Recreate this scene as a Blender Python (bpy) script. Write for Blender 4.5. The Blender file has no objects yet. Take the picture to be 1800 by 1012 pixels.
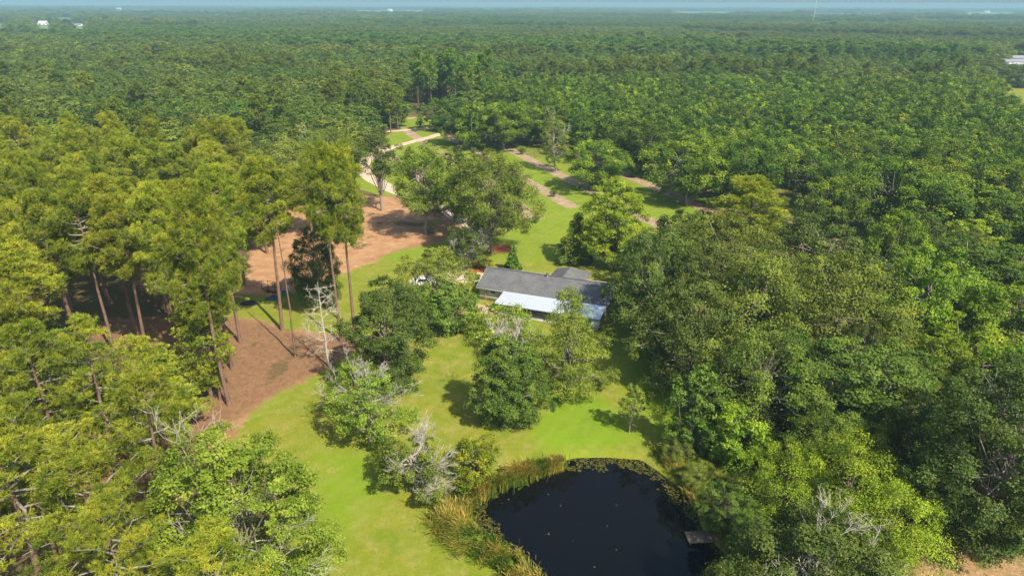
import bpy, math, random
import numpy as np
from mathutils import Matrix, Vector
R_ = math.radians
scene = bpy.context.scene
COL = scene.collection

# ------------------------------------------------------------------ camera
CAMH = 52.0
PITCH = math.atan(498.5 / 1200.0)
ROLL = R_(0.175)
cam_d = bpy.data.cameras.new('camera')
cam_d.sensor_width = 36; cam_d.lens = 24.0
cam_d.clip_start = 0.5; cam_d.clip_end = 60000
cam = bpy.data.objects.new('camera', cam_d); COL.objects.link(cam)
CM = Matrix.Translation((0, 0, CAMH)) @ Matrix.Rotation(math.pi / 2 - PITCH, 4, 'X') @ Matrix.Rotation(ROLL, 4, 'Z')
cam.matrix_world = CM
scene.camera = cam

# ------------------------------------------------------------------ sky, sun, exposure
SUN_EL = 47.0
SUN_DIR = Vector((0.62 * math.cos(R_(SUN_EL)), -0.785 * math.cos(R_(SUN_EL)), math.sin(R_(SUN_EL))))   # towards the sun
w = bpy.data.worlds.new('World'); scene.world = w; w.use_nodes = True
nt = w.node_tree; nt.nodes.clear()
wo = nt.nodes.new('ShaderNodeOutputWorld'); bg = nt.nodes.new('ShaderNodeBackground'); sk = nt.nodes.new('ShaderNodeTexSky')
sk.sky_type = 'NISHITA'; sk.sun_disc = False; sk.sun_elevation = R_(SUN_EL)
sk.sun_rotation = math.atan2(SUN_DIR.x, SUN_DIR.y)
sk.air_density = 1.0; sk.dust_density = 2.0; sk.ozone_density = 1.2
bg.inputs['Strength'].default_value = 0.115
nt.links.new(sk.outputs[0], bg.inputs[0]); nt.links.new(bg.outputs[0], wo.inputs[0])
sl = bpy.data.lights.new('sun', 'SUN'); sl.energy = 4.9; sl.angle = R_(0.5); sl.color = (1.0, 0.92, 0.76)
so = bpy.data.objects.new('sun', sl); COL.objects.link(so)
so.rotation_euler = SUN_DIR.to_track_quat('Z', 'Y').to_euler(); so.location = (100, -100, 200)
vs = scene.view_settings
vs.view_transform = 'Standard'; vs.look = 'None'; vs.gamma = 1.0; vs.use_curve_mapping = False
vs.exposure = 0.66
scene.cycles.max_bounces = 5; scene.cycles.diffuse_bounces = 3; scene.cycles.glossy_bounces = 2
scene.cycles.transmission_bounces = 3; scene.cycles.volume_bounces = 0; scene.cycles.transparent_max_bounces = 4
scene.cycles.use_adaptive_sampling = True; scene.cycles.adaptive_threshold = 0.02
scene.cycles.use_denoising = True; scene.cycles.denoiser = 'OPENIMAGEDENOISE'

# ------------------------------------------------------------------ picture <-> ground (1800 x 1012 units)
M3 = CM.to_3x3()
MI = CM.inverted()
def G(x, y, z=0.0):
    d = M3 @ Vector((x - 900, -(y - 506), -1200))
    t = (z - CAMH) / d.z
    return (d.x * t, d.y * t)
def hgt(x, y, ty):
    g = G(x, y); d = M3 @ Vector((x - 900, -(ty - 506), -1200))
    return CAMH + d.z * g[1] / d.y
def depth_scale(gx, gy):           # picture units per metre at a ground point
    return 1200.0 / math.sqrt(gy * gy + gx * gx * .0 + CAMH * CAMH * .6)
def proj(p):
    c = MI @ Vector(p)
    if c.z > -1: return (1e9, 1e9)
    return (900 + 1200 * c.x / -c.z, 506 - 1200 * c.y / -c.z)

# ------------------------------------------------------------------ tagging
def tag(o, label=None, cat=None, group=None, kind=None):
    if label: o['label'] = label
    if cat: o['category'] = cat
    if group: o['group'] = group
    if kind: o['kind'] = kind
    return o
def empty(name, loc=(0, 0, 0), rz=0.0):
    o = bpy.data.objects.new(name, None); COL.objects.link(o)
    o.location = loc; o.rotation_euler = (0, 0, rz); o.empty_display_size = 1
    return o

# ------------------------------------------------------------------ mesh builder
class MB:
    def __init__(s): s.V = []; s.F = {3: [], 4: []}; s.T = []; s.M = {3: [], 4: []}; s.n = 0
    def add(s, V, F, tint=0.5, mat=0):
        V = np.asarray(V, float).reshape(-1, 3); F = np.asarray(F, int); k = F.shape[1]
        s.V.append(V); s.F[k].append(F + s.n); s.M[k].append(np.full(len(F), mat))
        s.T.append(np.full(len(V), tint) if np.isscalar(tint) else np.asarray(tint, float)); s.n += len(V)
        return s
    def mesh(s, name, mats, smooth=False):
        me = bpy.data.meshes.new(name)
        V = np.concatenate(s.V); f3 = np.concatenate(s.F[3]) if s.F[3] else np.zeros((0, 3), int)
        f4 = np.concatenate(s.F[4]) if s.F[4] else np.zeros((0, 4), int)
        me.vertices.add(len(V)); me.vertices.foreach_set('co', V.astype(np.float32).ravel())
        loops = np.concatenate([f3.ravel(), f4.ravel()]).astype(np.int32)
        me.loops.add(len(loops)); me.loops.foreach_set('vertex_index', loops)
        st = np.concatenate([np.arange(len(f3)) * 3, len(f3) * 3 + np.arange(len(f4)) * 4]).astype(np.int32)
        me.polygons.add(len(st)); me.polygons.foreach_set('loop_start', st)
        mi = np.concatenate([np.concatenate(s.M[k]) if s.M[k] else np.zeros(0, int) for k in (3, 4)]).astype(np.int32)
        me.polygons.foreach_set('material_index', mi)
        if smooth: me.polygons.foreach_set('use_smooth', np.ones(len(st), bool))
        at = me.attributes.new('tint', 'FLOAT', 'POINT'); at.data.foreach_set('value', np.concatenate(s.T).astype(np.float32))
        for m in (mats if isinstance(mats, (list, tuple)) else [mats]): me.materials.append(m)
        me.update(calc_edges=True)
        return me
    def obj(s, name, mats, parent=None, loc=(0, 0, 0), smooth=False):
        o = bpy.data.objects.new(name, s.mesh(name, mats, smooth)); COL.objects.link(o)
        o.location = loc
        if parent: o.parent = parent
        return o
    def box(s, c, d, rz=0.0, tint=.5, mat=0):
        x, y, z = [v / 2 for v in d]
        V = np.array([(-x, -y, -z), (x, -y, -z), (x, y, -z), (-x, y, -z), (-x, -y, z), (x, -y, z), (x, y, z), (-x, y, z)])
        if rz:
            cz, sz = math.cos(rz), math.sin(rz)
            V = np.stack([V[:, 0] * cz - V[:, 1] * sz, V[:, 0] * sz + V[:, 1] * cz, V[:, 2]], 1)
        F = [(0, 3, 2, 1), (4, 5, 6, 7), (0, 1, 5, 4), (1, 2, 6, 5), (2, 3, 7, 6), (3, 0, 4, 7)]
        return s.add(V + np.array(c), F, tint, mat)
    def tube(s, P, r, sides=5, tint=.5, mat=0):
        P = np.asarray(P, float); n = len(P); r = np.broadcast_to(np.asarray(r, float), (n,))
        T = np.gradient(P, axis=0); T /= np.linalg.norm(T, axis=1)[:, None] + 1e-9
        ref = np.array([1., 0, 0]) if abs(T[0, 0]) < .8 else np.array([0, 1., 0])
        A = np.cross(T, ref); A /= np.linalg.norm(A, axis=1)[:, None] + 1e-9
        B = np.cross(T, A)
        th = np.arange(sides) * 2 * math.pi / sides
        V = P[:, None] + r[:, None, None] * (np.cos(th)[None, :, None] * A[:, None] + np.sin(th)[None, :, None] * B[:, None])
        F = []
        for i in range(n - 1):
            for j in range(sides):
                a = i * sides + j; b = i * sides + (j + 1) % sides
                F.append((a, b, b + sides, a + sides))
        return s.add(V.reshape(-1, 3), F, tint, mat)
    def prism(s, pts, z0, z1, tint=.5, mat=0):       # vertical prism from a polygon (n-gon split as a fan)
        n = len(pts); V = [(x, y, z0) for x, y in pts] + [(x, y, z1) for x, y in pts]
        s.add(V, [(i, (i + 1) % n, (i + 1) % n + n, i + n) for i in range(n)], tint, mat)
        s.add(V, [(n, n + i, n + i + 1) for i in range(1, n - 1)], tint, mat)
        s.add(V, [(0, i + 1, i) for i in range(1, n - 1)], tint, mat)
        return s
def unit(a): return a / (np.linalg.norm(a, axis=-1, keepdims=True) + 1e-9)

# ------------------------------------------------------------------ materials
def newmat(name):
    m = bpy.data.materials.new(name); m.use_nodes = True; t = m.node_tree; t.nodes.clear()
    return m, t, t.nodes.new('ShaderNodeOutputMaterial')
def N(t, ty, **kw):
    n = t.nodes.new(ty)
    for k, v in kw.items():
        if k == 'op': n.operation = v
        elif k == 'ins':
            for kk, vv in v.items(): n.inputs[kk].default_value = vv
        else: setattr(n, k, v)
    return n
def math_(t, op, a, b=None, c=None):
    n = t.nodes.new('ShaderNodeMath'); n.operation = op
    for i, v in enumerate((a, b, c)):
        if v is None: continue
        if isinstance(v, (int, float)): n.inputs[i].default_value = v
        else: t.links.new(v, n.inputs[i])
    return n.outputs[0]
def mixc(t, f, a, b, mode='MIX'):
    n = t.nodes.new('ShaderNodeMix'); n.data_type = 'RGBA'; n.blend_type = mode
    for i, v in ((0, f), (6, a), (7, b)):
        if isinstance(v, (int, float)): n.inputs[i].default_value = v
        elif isinstance(v, (tuple, list)): n.inputs[i].default_value = (*v, 1)
        else: t.links.new(v, n.inputs[i])
    return n.outputs[2]
LB = 1.75
def leafmat(name, stops, trans=0.28, jit=0.25, hue=0.03, rough=.6, val=.35):
    m, t, out = newmat(name)
    at = N(t, 'ShaderNodeAttribute', attribute_name='tint')
    oi = N(t, 'ShaderNodeObjectInfo'); ge = N(t, 'ShaderNodeNewGeometry')
    f = math_(t, 'ADD', at.outputs['Fac'], math_(t, 'MULTIPLY_ADD', ge.outputs['Random Per Island'], jit, -jit / 2))
    f = math_(t, 'ADD', f, math_(t, 'MULTIPLY_ADD', oi.outputs['Random'], 0.24, -0.12))
    tc = N(t, 'ShaderNodeTexCoord'); nz = N(t, 'ShaderNodeTexNoise', ins={'Scale': .45, 'Detail': 2}); t.links.new(tc.outputs['Object'], nz.inputs[0])
    f = math_(t, 'ADD', f, math_(t, 'MULTIPLY_ADD', nz.outputs[0], .9, -.45))
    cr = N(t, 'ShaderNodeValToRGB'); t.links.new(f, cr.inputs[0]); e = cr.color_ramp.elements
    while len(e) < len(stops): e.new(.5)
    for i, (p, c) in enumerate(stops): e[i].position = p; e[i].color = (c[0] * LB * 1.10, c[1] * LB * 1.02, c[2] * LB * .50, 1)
    hs = N(t, 'ShaderNodeHueSaturation')
    r2 = math_(t, 'FRACT', math_(t, 'MULTIPLY', oi.outputs['Random'], 17.31)); r3 = math_(t, 'FRACT', math_(t, 'MULTIPLY', oi.outputs['Random'], 91.7))
    t.links.new(math_(t, 'MULTIPLY_ADD', r2, hue, .5 - hue * .5), hs.inputs['Hue'])
    t.links.new(math_(t, 'MULTIPLY_ADD', r3, val, 1 - val / 2), hs.inputs['Value'])
    t.links.new(cr.outputs[0], hs.inputs['Color'])
    p = N(t, 'ShaderNodeBsdfPrincipled', ins={'Roughness': rough, 'Specular IOR Level': .2}); t.links.new(hs.outputs[0], p.inputs['Base Color'])
    tr = N(t, 'ShaderNodeBsdfTranslucent'); t.links.new(mixc(t, 1.0, hs.outputs[0], (1.15, 1.2, .6), 'MULTIPLY'), tr.inputs[0])
    mx = N(t, 'ShaderNodeMixShader', ins={0: trans}); t.links.new(p.outputs[0], mx.inputs[1]); t.links.new(tr.outputs[0], mx.inputs[2])
    t.links.new(mx.outputs[0], out.inputs[0])
    return m
def noisemat(name, c1, c2, scale=3.0, rough=.8, metallic=0.0, bump=0.0, stretch=(1, 1, 1), spec=.3, c3=None, s2=.3):
    m, t, out = newmat(name)
    tc = N(t, 'ShaderNodeTexCoord'); mp = N(t, 'ShaderNodeMapping'); mp.inputs['Scale'].default_value = stretch
    t.links.new(tc.outputs['Object'], mp.inputs[0])
    nz = N(t, 'ShaderNodeTexNoise', ins={'Scale': scale, 'Detail': 5, 'Roughness': .65}); t.links.new(mp.outputs[0], nz.inputs[0])
    f = N(t, 'ShaderNodeMapRange', ins={1: .3, 2: .7}); t.links.new(nz.outputs[0], f.inputs[0])
    c = mixc(t, f.outputs[0], c1, c2)
    if c3:
        n2 = N(t, 'ShaderNodeTexNoise', ins={'Scale': s2, 'Detail': 3}); t.links.new(mp.outputs[0], n2.inputs[0])
        f2 = N(t, 'ShaderNodeMapRange', ins={1: .45, 2: .65}); t.links.new(n2.outputs[0], f2.inputs[0]); c = mixc(t, f2.outputs[0], c, c3)
    p = N(t, 'ShaderNodeBsdfPrincipled', ins={'Roughness': rough, 'Metallic': metallic, 'Specular IOR Level': spec}); t.links.new(c, p.inputs['Base Color'])
    if bump:
        b = N(t, 'ShaderNodeBump', ins={'Strength': bump, 'Distance': .05}); t.links.new(nz.outputs[0], b.inputs['Height']); t.links.new(b.outputs[0], p.inputs['Normal'])
    t.links.new(p.outputs[0], out.inputs[0])
    return m

L_pine = leafmat('pine_needles', [(0, (.045, .080, .010)), (.35, (.092, .130, .018)), (.65, (.150, .182, .028)), (1, (.235, .245, .045))], trans=.22, jit=.35, hue=.015)
L_pine_far = leafmat('pine_needles_dark', [(0, (.028, .070, .018)), (.5, (.065, .125, .030)), (1, (.13, .18, .04))], trans=.25, jit=.3, val=.5)
L_pine_mid = leafmat('pine_needles_olive', [(0, (.030, .060, .012)), (.5, (.075, .110, .018)), (1, (.14, .17, .03))], trans=.25, jit=.3, val=.4)
L_oak = leafmat('oak_leaves', [(0, (.022, .042, .013)), (.5, (.046, .074, .022)), (1, (.090, .120, .042))], jit=.25, hue=.03, val=.35)
L_oakf = leafmat('oak_leaves_light', [(0, (.030, .056, .014)), (.5, (.064, .100, .024)), (1, (.12, .155, .045))], jit=.25, val=.35)
L_olive = leafmat('olive_leaves', [(0, (.034, .060, .016)), (.5, (.080, .116, .028)), (1, (.15, .19, .055))], jit=.25)
L_green = leafmat('green_leaves', [(0, (.020, .046, .012)), (.5, (.048, .090, .022)), (1, (.10, .152, .04))], jit=.25)
L_green2 = leafmat('fresh_leaves', [(0, (.030, .062, .012)), (.5, (.080, .130, .024)), (1, (.15, .20, .045))], jit=.3)
L_bright = leafmat('bright_leaves', [(0, (.028, .068, .009)), (.5, (.080, .142, .015)), (1, (.18, .24, .03))], jit=.3)
L_willow = leafmat('willow_leaves', [(0, (.045, .088, .010)), (.5, (.098, .148, .016)), (1, (.18, .225, .03))], jit=.3)
L_pecan = leafmat('pecan_leaves', [(0, (.018, .044, .010)), (.45, (.052, .096, .014)), (.75, (.095, .148, .020)), (1, (.18, .235, .03))], jit=.22, hue=.02, val=.3)
L_magn = leafmat('magnolia_leaves', [(0, (.014, .040, .010)), (.5, (.040, .085, .016)), (1, (.13, .15, .035))], jit=.5, rough=.35, trans=.12)
L_yellow = leafmat('yellowing_leaves', [(0, (.045, .080, .010)), (.5, (.12, .15, .016)), (1, (.25, .24, .035))], jit=.4)
L_myrtle = leafmat('myrtle_leaves', [(0, (.040, .080, .014)), (.5, (.10, .15, .025)), (.85, (.17, .19, .04)), (1, (.45, .42, .38))], jit=.35)
L_reed = leafmat('reed_blades', [(0, (.03, .08, .012)), (.35, (.085, .12, .02)), (.6, (.18, .155, .06)), (1, (.29, .225, .12))], jit=.35, trans=.3)
B_pine = noisemat('pine_bark', (.11, .065, .045), (.24, .155, .115), 4.0, .9, bump=.5, stretch=(1, 1, .3))
B_oak = noisemat('oak_bark', (.09, .07, .055), (.20, .165, .13), 5.0, .9, bump=.5)
B_limb = noisemat('weathered_limb', (.17, .145, .115), (.32, .285, .235), 2.5, .85)
B_white = noisemat('bleached_wood', (.36, .33, .27), (.52, .48, .41), 2.5, .85)
B_brown = leafmat('dead_brown_leaves', [(0, (.11, .05, .025)), (1, (.24, .12, .06))], trans=.2)

# ------------------------------------------------------------------ tree shapes
def path(p0, p1, rs, n=5, bend=.12, sag=0.0, jit=.02):
    p0 = np.asarray(p0, float); p1 = np.asarray(p1, float); t = np.linspace(0, 1, n)[:, None]
    L = np.linalg.norm(p1 - p0); P = p0 + (p1 - p0) * t
    P += np.sin(t * math.pi) * (rs.randn(3) * bend * L * .5) + rs.randn(n, 3) * L * jit * np.sin(t * math.pi)
    P[:, 2] += (sag * L * (t[:, 0] ** 2 - t[:, 0]))
    return P
def leaves(mb, C, Nn, size, tint, rs, mat=0, asp=.62, flat=False):
    n = len(C); Nn = unit(Nn)
    a = unit(np.cross(Nn, unit(rs.randn(n, 3)))); b = np.cross(Nn, a)
    sz = size * (.7 + .6 * rs.rand(n))[:, None] * .5
    A = a * sz; Bv = b * sz * asp
    V = np.stack([C - A, C - Bv + Nn * sz * .12, C + A, C + Bv + Nn * sz * .12], 1)
    F = np.arange(n * 4).reshape(n, 4)
    mb.add(V.reshape(-1, 3), F, np.repeat(tint, 4), mat)
PROF = {
    'dome': lambda t: np.sin(np.pi * (t * .80 + .17)) ** .65,
    'round': lambda t: np.sin(np.pi * (t * .86 + .08)) ** .6,
    'cone': lambda t: np.clip(1.02 - t, 0, 1) ** .75,
    'column': lambda t: np.clip(1 - t ** 2.6, 0, 1) ** .5 * np.clip(.55 + t * 2, 0, 1),
    'vase': lambda t: np.sin(np.pi * (np.clip(t, 0, 1) * .66 + .26)) ** .55 * np.clip(.5 + t * 1.4, 0, 1),
    'drop': lambda t: np.clip(1 - t, 0, 1) ** .8 * np.clip(.55 + t * 3, 0, 1) * 1.2,
    'spire': lambda t: np.clip(1.05 - t, 0, 1) ** 1.15,
}
def broad(seed, H=16., R=6., cb=.2, nb=40, ns=14, nl=20, leaf=.32, prof='dome', lump=.27, tip=.25, upb=.5, spray=.36,
          tmix=.45, off=None, limbs=True, dead=0, dside=None, dlen=.30, tr=None, leafflat=.55, gaps=0.0, white=False):
    """trunk mesh builder, crown mesh builder, bare-branch mesh builder"""
    rs = np.random.RandomState(seed); pf = PROF[prof]
    T, C, D = MB(), MB(), MB()
    z0 = H * cb; Hc = H - z0; tr = tr or (.10 + H * .014)
    lean = rs.randn(2) * .03 * H
    top = np.array([lean[0], lean[1], H * .72])
    if off is not None: top[:2] += off
    axis = path((0, 0, -.4), top, rs, 8, .05, 0, .006)
    T.tube(axis, np.linspace(tr, tr * .3, 8), 7)
    tt = np.linspace(.02, .97, 400); wgt = pf(tt) + .15; wgt = np.cumsum(wgt / wgt.sum())
    blobs = []
    for i in range(nb):
        t = float(np.interp((i + .5) / nb, wgt, tt)); ang = i * 2.39996 + rs.randn() * .35
        br = lump * R * (.7 + .6 * rs.rand()) * (1 if t < .85 else .8)
        asym = 1 + .22 * math.sin(ang * 2 + seed) + .12 * rs.randn()
        rad = max(0.0, R * float(pf(np.array(t))) * asym - br * .75) * (1.0 if rs.rand() < .78 else .55)
        z = z0 + t * (Hc - br * .7) + rs.randn() * .05 * Hc * (1 - t)
        c = np.array([math.cos(ang) * rad + lean[0] * t, math.sin(ang) * rad + lean[1] * t, max(z, br * .6)])
        if off is not None: c[:2] += np.array(off) * min(1, .3 + t)
        if rs.rand() < gaps: continue
        blobs.append((c, br))
    for c, br in blobs:
        k = ns; d = unit(rs.randn(k, 3) + .65 * unit(np.array([[c[0], c[1], 0.01]])) + np.array([[0, 0, upb]]))
        sc = c + d * br * (.7 + .38 * rs.rand(k))[:, None] * np.array([1, 1, .85])
        sr = br * spray
        pos = np.repeat(sc, nl, 0) + np.clip(rs.randn(k * nl, 3), -2, 2) * sr * np.array([.62, .62, leafflat * .62])
        dn = np.repeat(d, nl, 0)
        nrm = dn * .65 + np.array([0, 0, .45]) + rs.randn(k * nl, 3) * .42
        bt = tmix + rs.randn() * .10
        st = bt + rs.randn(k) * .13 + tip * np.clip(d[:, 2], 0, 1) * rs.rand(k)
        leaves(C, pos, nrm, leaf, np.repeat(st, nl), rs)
        if limbs:
            s = axis[int(rs.randint(2, 7))] if c[2] > H * .35 else axis[int(rs.randint(1, 4))]
            if s[2] > c[2] + 1: s = axis[2]
            L = np.linalg.norm(c - s)
            P = path(s, c, rs, 5, .16, .15)
            T.tube(P, np.linspace(tr * .34, .03, 5), 4, mat=1 if rs.rand() < .5 else 0)
    for i in range(dead):
        c, br = blobs[int(rs.randint(len(blobs) // 3, len(blobs)))]
        if dside is not None:
            c, br = max([blobs[int(rs.randint(len(blobs)))] for _ in range(4)], key=lambda q: q[0][0] * dside[0] + q[0][1] * dside[1])
        a0 = axis[int(np.clip(np.argmin(np.abs(axis[:, 2] - c[2] * .75)), 2, 7))]; q = a0 + (c - a0) * .45; d = unit(c - q + np.array([0, 0, .6]) + rs.randn(3) * .3)
        D.tube(path(a0, q, rs, 4, .1), [.09, .075, .065, .06], 4)
        branching(D, q, d, np.linalg.norm(c - q) + R * dlen * (.6 + .5 * rs.rand()), .055, 3, rs, .5, 0, 4)
    return T, C, D
def branching(mb, p, d, L, r, depth, rs, spread=.6, grav=0.0, kids=3):
    p = np.asarray(p, float); d = unit(np.asarray(d, float))
    n = 5; P = [p]; q = p.copy(); dd = d.copy()
    for i in range(n - 1):
        dd = unit(dd + rs.randn(3) * .16 + np.array([0, 0, .05 - grav])); q = q + dd * L / (n - 1); P.append(q.copy())
    mb.tube(P, np.linspace(r, r * .45, n), 4 if depth > 1 else 3)
    if depth <= 0: return
    for i in range(kids + (1 if depth > 2 else 0)):
        k = int(rs.randint(1, n)); s = P[k]
        nd = unit(dd + rs.randn(3) * spread)
        branching(mb, s, nd, L * (.45 + .25 * rs.rand()), max(r * .5, .018), depth - 1, rs, spread, grav, kids)
def bare_tree(seed, H, R, levels=4, r0=.17, grav=0.0, nlimb=13):
    rs = np.random.RandomState(seed); T, D = MB(), MB()
    ax = path((0, 0, -.3), (rs.randn() * .5, rs.randn() * .5, H * .93), rs, 9, .04, 0, .006)
    T.tube(ax, np.linspace(r0, .035, 9), 6)
    for i in range(nlimb):
        t = .22 + .74 * i / nlimb; k = t * 8; a = i * 2.4 + rs.randn() * .3
        s = ax[int(k)] + (ax[min(8, int(k) + 1)] - ax[int(k)]) * (k - int(k))
        e = unit(np.array([math.cos(a), math.sin(a), .25 + t * .6 - grav * 1.5]))
        branching(D, s, e, R * (1.05 - .55 * t) * (.55 + .25 * rs.rand()), r0 * .42 * (1.1 - .6 * t), levels - 1, rs, .6, grav)
    return T, D
def pine(seed, H=27., R=5.2, cb=.5, nbr=34, ntuft=11, nneed=10, nl=.36, wid=.085, lod=0, shape='dome', clus=5):
    rs = np.random.RandomState(seed); T, C = MB(), MB()
    lean = rs.randn(2) * .018 * H
    ax = path((0, 0, -.4), (lean[0], lean[1], H * .97), rs, 10, .012, 0, .0025)
    r0 = .15 + H * .0065
    T.tube(ax, np.linspace(r0, .06, 10), 8 if lod == 0 else 5)
    pos_l, out_l, tin_l = [], [], []
    for i in range(nbr):
        t = (i + .5 * rs.rand()) / nbr; zf = cb + (1 - cb) * t
        k = zf * 9; s = ax[int(k)] + (ax[min(9, int(k) + 1)] - ax[int(k)]) * (k - int(k))
        a = i * 2.39996 + rs.randn() * .4
        L = R * (float(PROF[shape](np.array(t))) * (.72 + .45 * rs.rand()))
        if t < .25 and rs.rand() < .25: L *= .6
        el = -.12 + .95 * t ** 1.3 + rs.randn() * .12
        e = s + np.array([math.cos(a) * math.cos(el), math.sin(a) * math.cos(el), math.sin(el)]) * L
        P = path(s, e, rs, 6, .10, .30)
        T.tube(P, np.linspace(max(.05, .035 * L ** .8), .025, 6), 4 if lod == 0 else 3, mat=1)
        side = unit(np.cross(e - s, [0, 0, 1.]))
        for j in range(clus):
            u = .38 + .62 * (j + .6 * rs.rand()) / clus; kk = u * 5; q = P[int(min(kk, 4))] + (P[int(min(kk, 4)) + 1] - P[int(min(kk, 4))]) * (kk - int(min(kk, 4)))
            q2 = q + side * rs.uniform(-1, 1) * L * .34 * (1.15 - u * .6) + np.array([0, 0, rs.uniform(-.35, .75)])
            if lod == 0 and np.linalg.norm(q2 - q) > .5: T.tube([q, (q + q2) / 2 + rs.randn(3) * .06, q2], [.035, .025, .015], 3, mat=1)
            cr = .62 + .34 * rs.rand(); d = unit(rs.randn(ntuft, 3) + np.array([0, 0, .75]))
            pos_l.append(q2 + d * cr * np.array([1, 1, .8]) * (.55 + .5 * rs.rand(ntuft))[:, None]); out_l.append(d)
            ct = .45 + rs.randn() * .13
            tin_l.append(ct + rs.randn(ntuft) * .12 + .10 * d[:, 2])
    for j in range(6 if lod == 0 else 3):
        q = ax[-1] + rs.randn(3) * .55; d = unit(rs.randn(ntuft, 3) + np.array([0, 0, .9]))
        pos_l.append(q + d * .8); out_l.append(d); tin_l.append(.5 + rs.randn(ntuft) * .12)
    Pp = np.concatenate(pos_l); Oo = np.concatenate(out_l); Tt = np.concatenate(tin_l); n = len(Pp)
    Pn = np.repeat(Pp, nneed, 0); d = unit(rs.randn(n * nneed, 3) * .75 + np.repeat(Oo, nneed, 0) * .6 + np.array([0, 0, .35]))
    Ln = nl * (.75 + .5 * rs.rand(n * nneed))[:, None]; sd = unit(np.cross(d, rs.randn(n * nneed, 3))) * wid * .5
    tip = Pn + d * Ln; base = Pn - d * Ln * .15
    V = np.stack([base - sd * .7, base + sd * .7, tip + sd, tip - sd], 1)
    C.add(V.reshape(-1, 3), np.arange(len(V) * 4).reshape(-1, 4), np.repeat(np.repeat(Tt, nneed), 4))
    return T, C
# ------------------------------------------------------------------ prototypes: list of (part name, mesh)
def proto_b(name, lm, bark=None, **kw):
    T, C, D = broad(**kw); r = [('trunk', T.mesh(name + '_trunk', [bark or B_oak, B_limb], True)), ('crown', C.mesh(name + '_crown', lm))]
    if D.n: r.append(('dead_branches', D.mesh(name + '_dead', B_white)))
    return r
def proto_p(name, lm=None, **kw):
    T, C = pine(**kw)
    return [('trunk', T.mesh(name + '_trunk', [B_pine, B_limb], True)), ('crown', C.mesh(name + '_crown', lm or L_pine))]
def single(name, lm, bark, T, C):
    """trunk and crown in one mesh, for trees too small in the picture to show parts"""
    m = MB()
    m.V = C.V + T.V; m.T = C.T + T.T; m.n = C.n + T.n
    for k in (3, 4):
        m.F[k] = list(C.F[k]) + [f + C.n for f in T.F[k]]
        m.M[k] = list(C.M[k]) + [x * 0 + 1 for x in T.M[k]]
    return [(None, m.mesh(name, [lm, bark]))]
def plant(proto, name, x, y, sxy, sz, rz, label, cat, group=None, z=0.0):
    if proto[0][0] is None:
        o = bpy.data.objects.new(name, proto[0][1]); COL.objects.link(o)
    else:
        o = empty(name)
        for pn, me in proto:
            c = bpy.data.objects.new(pn, me); COL.objects.link(c); c.parent = o
    o.location = (x, y, z); o.rotation_euler = (0, 0, rz); o.scale = (sxy, sxy, sz)
    return tag(o, label, cat, group)

# ------------------------------------------------------------------ ground regions (polygons given as picture points on the ground, turned into metres)
def poly(pts): return np.array([G(*p) for p in pts])
def sdf(poly_, X, Y):
    """signed distance, negative inside"""
    d = np.full(X.shape, 1e9); inside = np.zeros(X.shape, bool); n = len(poly_)
    for i in range(n):
        ax, ay = poly_[i]; bx, by = poly_[(i + 1) % n]
        ex, ey = bx - ax, by - ay; wx, wy = X - ax, Y - ay
        tt = np.clip((wx * ex + wy * ey) / (ex * ex + ey * ey + 1e-9), 0, 1)
        d = np.minimum(d, (wx - ex * tt) ** 2 + (wy - ey * tt) ** 2)
        c = ((ay > Y) != (by > Y)) & (X < (bx - ax) * (Y - ay) / (by - ay + 1e-12) + ax)
        inside ^= c
    return np.where(inside, -1, 1) * np.sqrt(d)
def vnoise(X, Y, s, seed=0):
    x = X / s; y = Y / s; xi = np.floor(x); yi = np.floor(y); fx = x - xi; fy = y - yi
    fx = fx * fx * (3 - 2 * fx); fy = fy * fy * (3 - 2 * fy)
    def h(a, b):
        v = np.sin(a * 127.1 + b * 311.7 + seed * 74.7) * 43758.5453
        return v - np.floor(v)
    return (h(xi, yi) * (1 - fx) + h(xi + 1, yi) * fx) * (1 - fy) + (h(xi, yi + 1) * (1 - fx) + h(xi + 1, yi + 1) * fx) * fy
def fbm(X, Y, s, seed=0):
    return (vnoise(X, Y, s, seed) * .5 + vnoise(X, Y, s / 2.1, seed + 1) * .3 + vnoise(X, Y, s / 4.3, seed + 2) * .2)
def soft(d, wd): return np.clip(.5 - d / wd, 0, 1)

P_open = poly([(520, 1130), (545, 920), (470, 800), (395, 742), (420, 690), (455, 640), (430, 590), (455, 530), (440, 470), (500, 395), (560, 350),
               (628, 335), (618, 300), (640, 262), (712, 228), (716, 203), (800, 203), (802, 228), (880, 262), (1000, 300), (1235, 372), (1180, 402), (1100, 400), (1065, 470),
               (1090, 540), (1130, 600), (1180, 690), (1150, 790), (1215, 850), (1240, 920), (1300, 1010), (1330, 1130)])
P_lawn = poly([(520, 1130), (545, 930), (530, 860), (470, 800), (380, 760), (500, 690), (600, 645), (640, 610), (610, 575), (560, 588), (480, 562), (350, 545), (380, 520), (480, 522), (560, 502), (620, 478),
               (650, 464), (700, 444), (770, 427), (800, 408), (760, 385), (700, 345), (640, 330), (625, 300), (640, 262), (712, 228), (716, 203), (800, 203), (802, 228), (880, 262), (1000, 300), (1235, 372), (1240, 420), (1100, 400), (1085, 470),
               (1110, 540), (1160, 600), (1195, 690), (1170, 800), (1240, 850), (1300, 900), (1330, 1130)])
P_dirt1 = poly([(430, 470), (450, 400), (520, 362), (620, 345), (690, 345), (735, 348), (790, 372), (812, 398), (775, 426), (700, 440), (655, 460), (620, 474),
                (560, 500), (480, 520), (380, 518), (300, 530), (230, 500), (330, 470)])
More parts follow.
